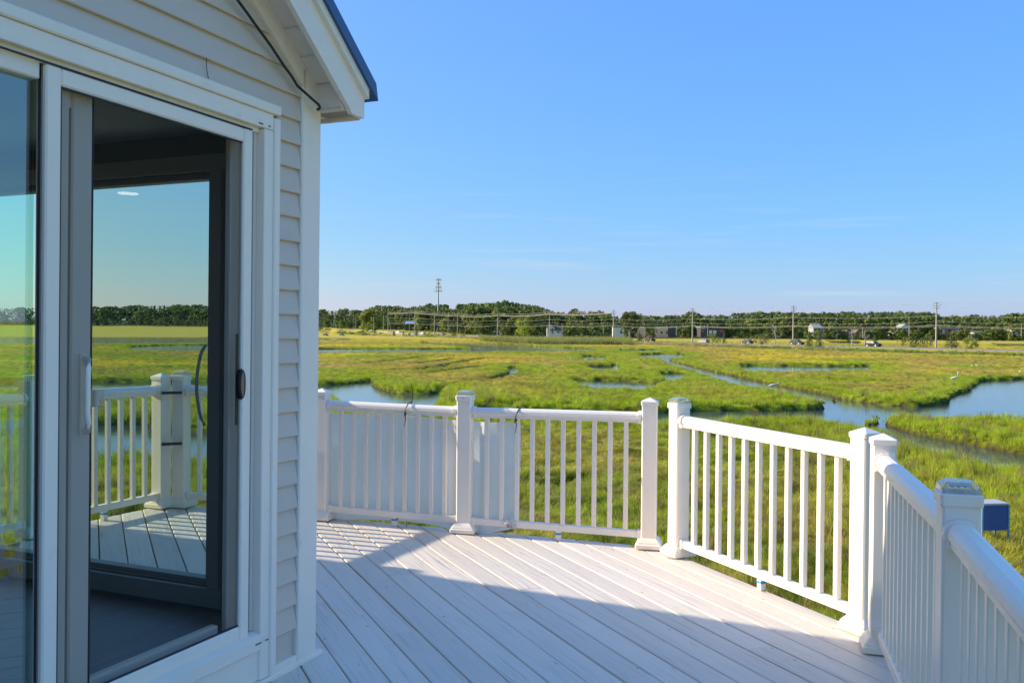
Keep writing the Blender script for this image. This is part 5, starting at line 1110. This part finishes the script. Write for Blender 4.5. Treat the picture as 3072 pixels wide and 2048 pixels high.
def vehicle(kind, color, x, yb, d, heading, label, name='car', cat='car', load=False):
    b = at_d(x, yb, d); i = int(np.argmin([abs(np.linalg.norm(p[:2]-b[:2])) for p in ROAD])); seg = min(range(len(ROAD)-1), key=lambda k: np.linalg.norm((ROAD[k]+ROAD[k+1])[:2]/2-b[:2])); dd = (ROAD[seg]-ROAD[seg+1])[:2]; ang_ = math.atan2(dd[1], dd[0])+(0 if heading > 0 else math.pi)
    e = empty(name, tuple(b), ang_); tag(e, label, cat, 'vehicles driving along the road'); body, cab = CARP[kind]; hw = .90
    m = MB(); n_ = len(body); rings = []
    for y, k in ((-hw, .93), (-hw*.93, 1), (hw*.93, 1), (hw, .93)): 
        cx = sum(p[0] for p in body)/n_; cz = .62; rings.append([(cx+(p[0]-cx)*(.985 if k < 1 else 1), y, cz+(p[1]-cz)*k) for p in body])
    m.loft(rings); m.build('body', PAINT[color], e)
    rings = []
    for y, k in ((-hw*.90, 0), (hw*.90, 0)):
        rings.append([(p[0], y*(1-.20*((p[1]-cab[0][1])/.65)), p[1]) for p in cab])
    MB().loft(rings).build('cabin', PAINT[color], e)
    for sy in (-1, 1):
        zt, zb = max(p[1] for p in cab), cab[0][1]; cx0, cx1 = cab[0][0], cab[-1][0]
        def wpt(xx, zz): return (xx, sy*(hw*.90*(1-.20*((zz-zb)/.65))+.006), zz)
        xs = [cab[1][0]+.10, (cab[1][0]+cab[-2][0])/2]; z0, z1 = zb+.06, zt-.10; slope = (cab[-1][0]-cab[-2][0])
        mids = [cab[0][0]+.28, (cab[0][0]+cab[-1][0])/2-.1, cab[-1][0]-.28]; tops = [cab[1][0]+.16, (cab[0][0]+cab[-1][0])/2-.1, cab[-2][0]-.04]
        for q in range(2): MB().add([wpt(mids[q]+.05, z0), wpt(mids[q+1]-.05, z0), wpt(tops[q+1]-.05, z1), wpt(tops[q]+.05, z1)], [(0, 1, 2, 3)]).build('window', M['glass_car'], e)
    f0, f1 = cab[-1], cab[-2]; MB().add([(f0[0]-.04, -.68, f0[1]+.05), (f0[0]-.04, .68, f0[1]+.05), (f1[0]+.03, .60, f1[1]-.02), (f1[0]+.03, -.60, f1[1]-.02)], [(0, 1, 2, 3)]).build('windscreen', M['glass_car'], e)
    f0, f1 = cab[0], cab[1]; MB().add([(f0[0]-.01, -.66, f0[1]+.06), (f0[0]-.01, .66, f0[1]+.06), (f1[0]-.04, .58, f1[1]-.02), (f1[0]-.04, -.58, f1[1]-.02)], [(0, 1, 2, 3)]).build('rear_window', M['glass_car'], e)
    L_ = max(p[0] for p in body); R0 = min(p[0] for p in body); wr_ = .36 if kind in ('suv', 'pickup') else .33
    for sx in (R0+.85, L_-.88):
        for sy in (-1, 1):
            w_ = MB(); w_.loft([[(sx+wr_*math.cos(t*.3927), y, wr_+wr_*math.sin(t*.3927)) for t in range(16)] for y in (sy*.70, sy*.915)]); o = w_.build('wheel', M['tyre'], e); r_ = MB(); r_.loft([[(sx+wr_*.72*math.cos(t*.3927), y, wr_+wr_*.72*math.sin(t*.3927)) for t in range(16)] for y in (sy*.90, sy*.93)]); r_.build('rim', M['rim'], o)
    for sy in (-.66, .66):
        MB().bbox((L_-.12, sy-.18, .62), (L_+.005, sy+.18, .76), .03).build('headlight', M['lamp'], e); MB().bbox((R0-.01, sy-.14, .74), (R0+.12, sy+.14, .92), .03).build('tail_light', M['tail'], e)
    if load:
        m = MB(); m.bbox((-2.3, -.65, 1.0), (-1.0, .65, 1.55), .12); m.build('cargo', M['tail'], e)
    return e
vehicle('suv', 'black', 2620, 1040, 257, 1, 'black crossover driving right, nearest car on the road')
vehicle('suv', 'charcoal', 2391, 1034, 276, 1, 'dark grey car passing the foot of a utility pole, facing right')
vehicle('sedan', 'navy', 2240, 1030.5, 298, -1, 'dark blue sedan facing left, left of the dead tree')
vehicle('hatch', 'silver', 2111, 1028.5, 318, -1, 'silver hatchback facing left just right of a utility pole')
vehicle('pickup', 'charcoal', 1948, 1025, 345, -1, 'dark pickup truck with a red load facing left', 'pickup_truck', 'pickup truck', True)
for x, yb, d, kind, colr, hd_, lb_ in [(1436,1010,498,'sedan','grey',1,'dark car half hidden by the reed bed'),(1327,1005.5,540,'suv','silver',1,'silver car between two poles right of the cell tower'),(1268,1002.5,560,'sedan','white',-1,'white car behind the round yellow green bush'),(1195,999,585,'sedan','white',-1,'white sedan right of the guard rail'),(1113,996,612,'suv','white',-1,'white car at the left end of the guard rail'),(1021,994,640,'suv','grey',-1,'grey car on the sandy road at the far left'),(977,1008,560,'suv','charcoal',1,'dark car parked by the far shore at the left edge'),(1026,1008,565,'sedan','navy',1,'blue car parked by the far shore under the sandy road')]:
    vehicle(kind, colr, x, yb, d, hd_, lb_)
# guard rail, road signs
g = empty('guard_rail', tuple(at_d(1175, 1000, 590))); tag(g, 'pale metal guard rail beside the road at the left', 'guard rail'); gl = Vector(g.location); pts = [Vector(at_d(x, y, d))-gl for x, y, d in ((1113,993,604),(1150,995.5,592),(1200,999,578),(1240,1002,565))]
MB().tube(pts, .22, 6).build('rail_beam', M['white_wall'], g)
for p in pts: MB().tube([p-Vector((0, 0, 1.3)), p], .09, 5).build('post', M['galv'], g)
def sign(x, yt, yb, d, w, h, m_, label, diamond=False):
    b = at_d(x, yb, d); hh = (yb-yt)*d/FPX; e = empty('road_sign', tuple(b)); tag(e, label, 'road sign'); MB().tube([(0, .05, -.5), (0, .05, hh)], .04, 5).build('sign_post', M['galv'], e)
    m = MB(); prof = [(-w/2, hh-h), (w/2, hh-h), (w/2, hh), (-w/2, hh)] if not diamond else [(0, hh-h), (w/2, hh-h/2), (0, hh), (-w/2, hh-h/2)]; m.prism(prof, -.02, .02, 'xz'); m.build('sign_panel', m_, e)
M['orange_sign'] = wallm('orange_sign', (.60,.22,.03)); M['green_sign'] = wallm('green_sign', (.35,.45,.40))
sign(2043, 1004, 1028, 324, 1.3, 1.3, M['orange_sign'], 'orange diamond road sign in the tall grass', True)
sign(1502, 997, 1012, 470, .8, 1.1, M['white_wall'], 'small white road sign at the end of the reed bed')
sign(1060, 984, 993, 660, 2.6, 1.6, M['white_wall'], 'white road sign beside the road at the far left')
sign(1051, 985, 993, 665, 1.4, 1.4, M['green_sign'], 'pale green road sign left of the white one')

# ------------------------------------------------------------------ birds, stake, blue stand
M['white_feather'] = mat('white_feathers', (.75,.74,.72), .8); M['bill'] = mat('yellow_bill', (.5,.36,.08), .5); M['blackleg'] = mat('dark_legs', (.04,.04,.035), .7)
def heron(x, yb, d, s, heading, neck, label, name='egret'):
    b = at_d(x, yb, d); e = empty(name, tuple(b), heading); e.scale = (s, s, s); tag(e, label, 'bird', 'white wading birds on the marsh')
    m = MB(); pts = [(-.42,0,.40),(-.25,0,.46),(0,0,.52),(.16,0,.56),(.24,0,.60)]; m.tube(pts, [.02,.075,.105,.08,.045], 10)
    m.tube([(.20,0,.59)]+[(p[0], 0, p[1]) for p in neck], [.045]+[.03]*(len(neck)-2)+[.032, .012], 8); body = m.build('body', M['white_feather'], e)
    n = neck[-1]; p = neck[-2]; dv = Vector((n[0]-p[0], 0, n[1]-p[1])).normalized(); m = MB(); m.tube([(n[0], 0, n[1]), tuple(Vector((n[0], 0, n[1]))+dv*.14)], [.016, .003], 6); m.build('bill', M['bill'], e)
    for sy in (-.03, .03): m = MB(); m.tube([(-.02, sy, .45), (.01, sy, .22), (-.02, sy, -.05)], .012, 5); m.build('leg', M['blackleg'], e)
up = [(.30,.72),(.24,.86),(.28,1.0),(.34,1.05),(.40,1.05)]; fwd = [(.36,.66),(.46,.64),(.55,.72),(.64,.76),(.72,.75)]
heron(2317, 1170, 84, .95, 0.0, fwd, 'white egret stretching forward beside the long thin ditch')
heron(2864, 1149, 96, 1.15, 0.0, up, 'tall white egret standing in the grass left of the right hand pond')
heron(1714, 1085, 150, 1.0, math.pi, up, 'distant white egret standing by the upper small ponds')
for x, y in ((2915, 1100), (2929, 1099.5), (2954, 1101), (3059, 1118), (2612, 1075), (2619, 1074)):
    b = at_d(x, y, 5.6*FPX/(y-991)); e = empty('gull', tuple(b), rnd.uniform(0, 6)); e.scale = (.75, .75, .75); tag(e, 'small white bird standing in the far brown grass', 'bird', 'small white birds in the far grass')
    m = MB(); m.tube([(-.2, 0, .2), (-.08, 0, .24), (.08, 0, .27), (.14, 0, .36), (.2, 0, .37)], [.01, .07, .075, .045, .02], 8); m.build('body', M['white_feather'], e)
    for sy in (-.02, .02): MB().tube([(0, sy, .2), (0, sy, -.05)], .01, 4).build('leg', M['blackleg'], e)
b = at_d(2379, 1110, 5.6*FPX/(1110-990)); MB_ = MB().tube([(0, 0, -.8), (0, 0, .35)], .07, 6); o = MB_.build('stake', M['white_wall']); o.location = tuple(b); tag(o, 'short pale stake standing in the long shallow pond', 'stake')
bb = at_d(2984, 1630, 22.5); zt = at_d(2984, 1512, 22.5)[2]; zb_ = at_d(2984, 1590, 22.5)[2]; e = empty('blue_stand', (bb[0], bb[1], bb[2])); e.rotation_euler = (0, 0, math.radians(8)); tag(e, 'blue panelled stand on thin legs in the grass beyond the nearest post', 'stand')
w2 = .36; t_, b_ = zt-bb[2], zb_-bb[2]
MB().bbox((-w2, -.015, b_), (w2-.02, .015, t_-.02), .004).build('front_panel', M['blue_paint'], e); MB().bbox((-w2, .02, b_), (-w2+.03, .50, t_-.02), .004).build('side_panel', M['blue_paint'], e); MB().bbox((-w2, .47, b_), (w2-.02, .50, t_-.02), .004).build('back_panel', M['blue_paint'], e)
MB().bbox((-w2-.01, -.03, t_-.02), (w2+.01, .52, t_+.03), .008).build('lid', M['grey_lid'], e)
for sx in (-w2+.01, w2):
    for sy in (-.01, .49): MB().bbox((sx-.022, sy-.022, -.35), (sx+.022, sy+.022, t_-.02), .004).build('leg', M['blue_leg'], e)
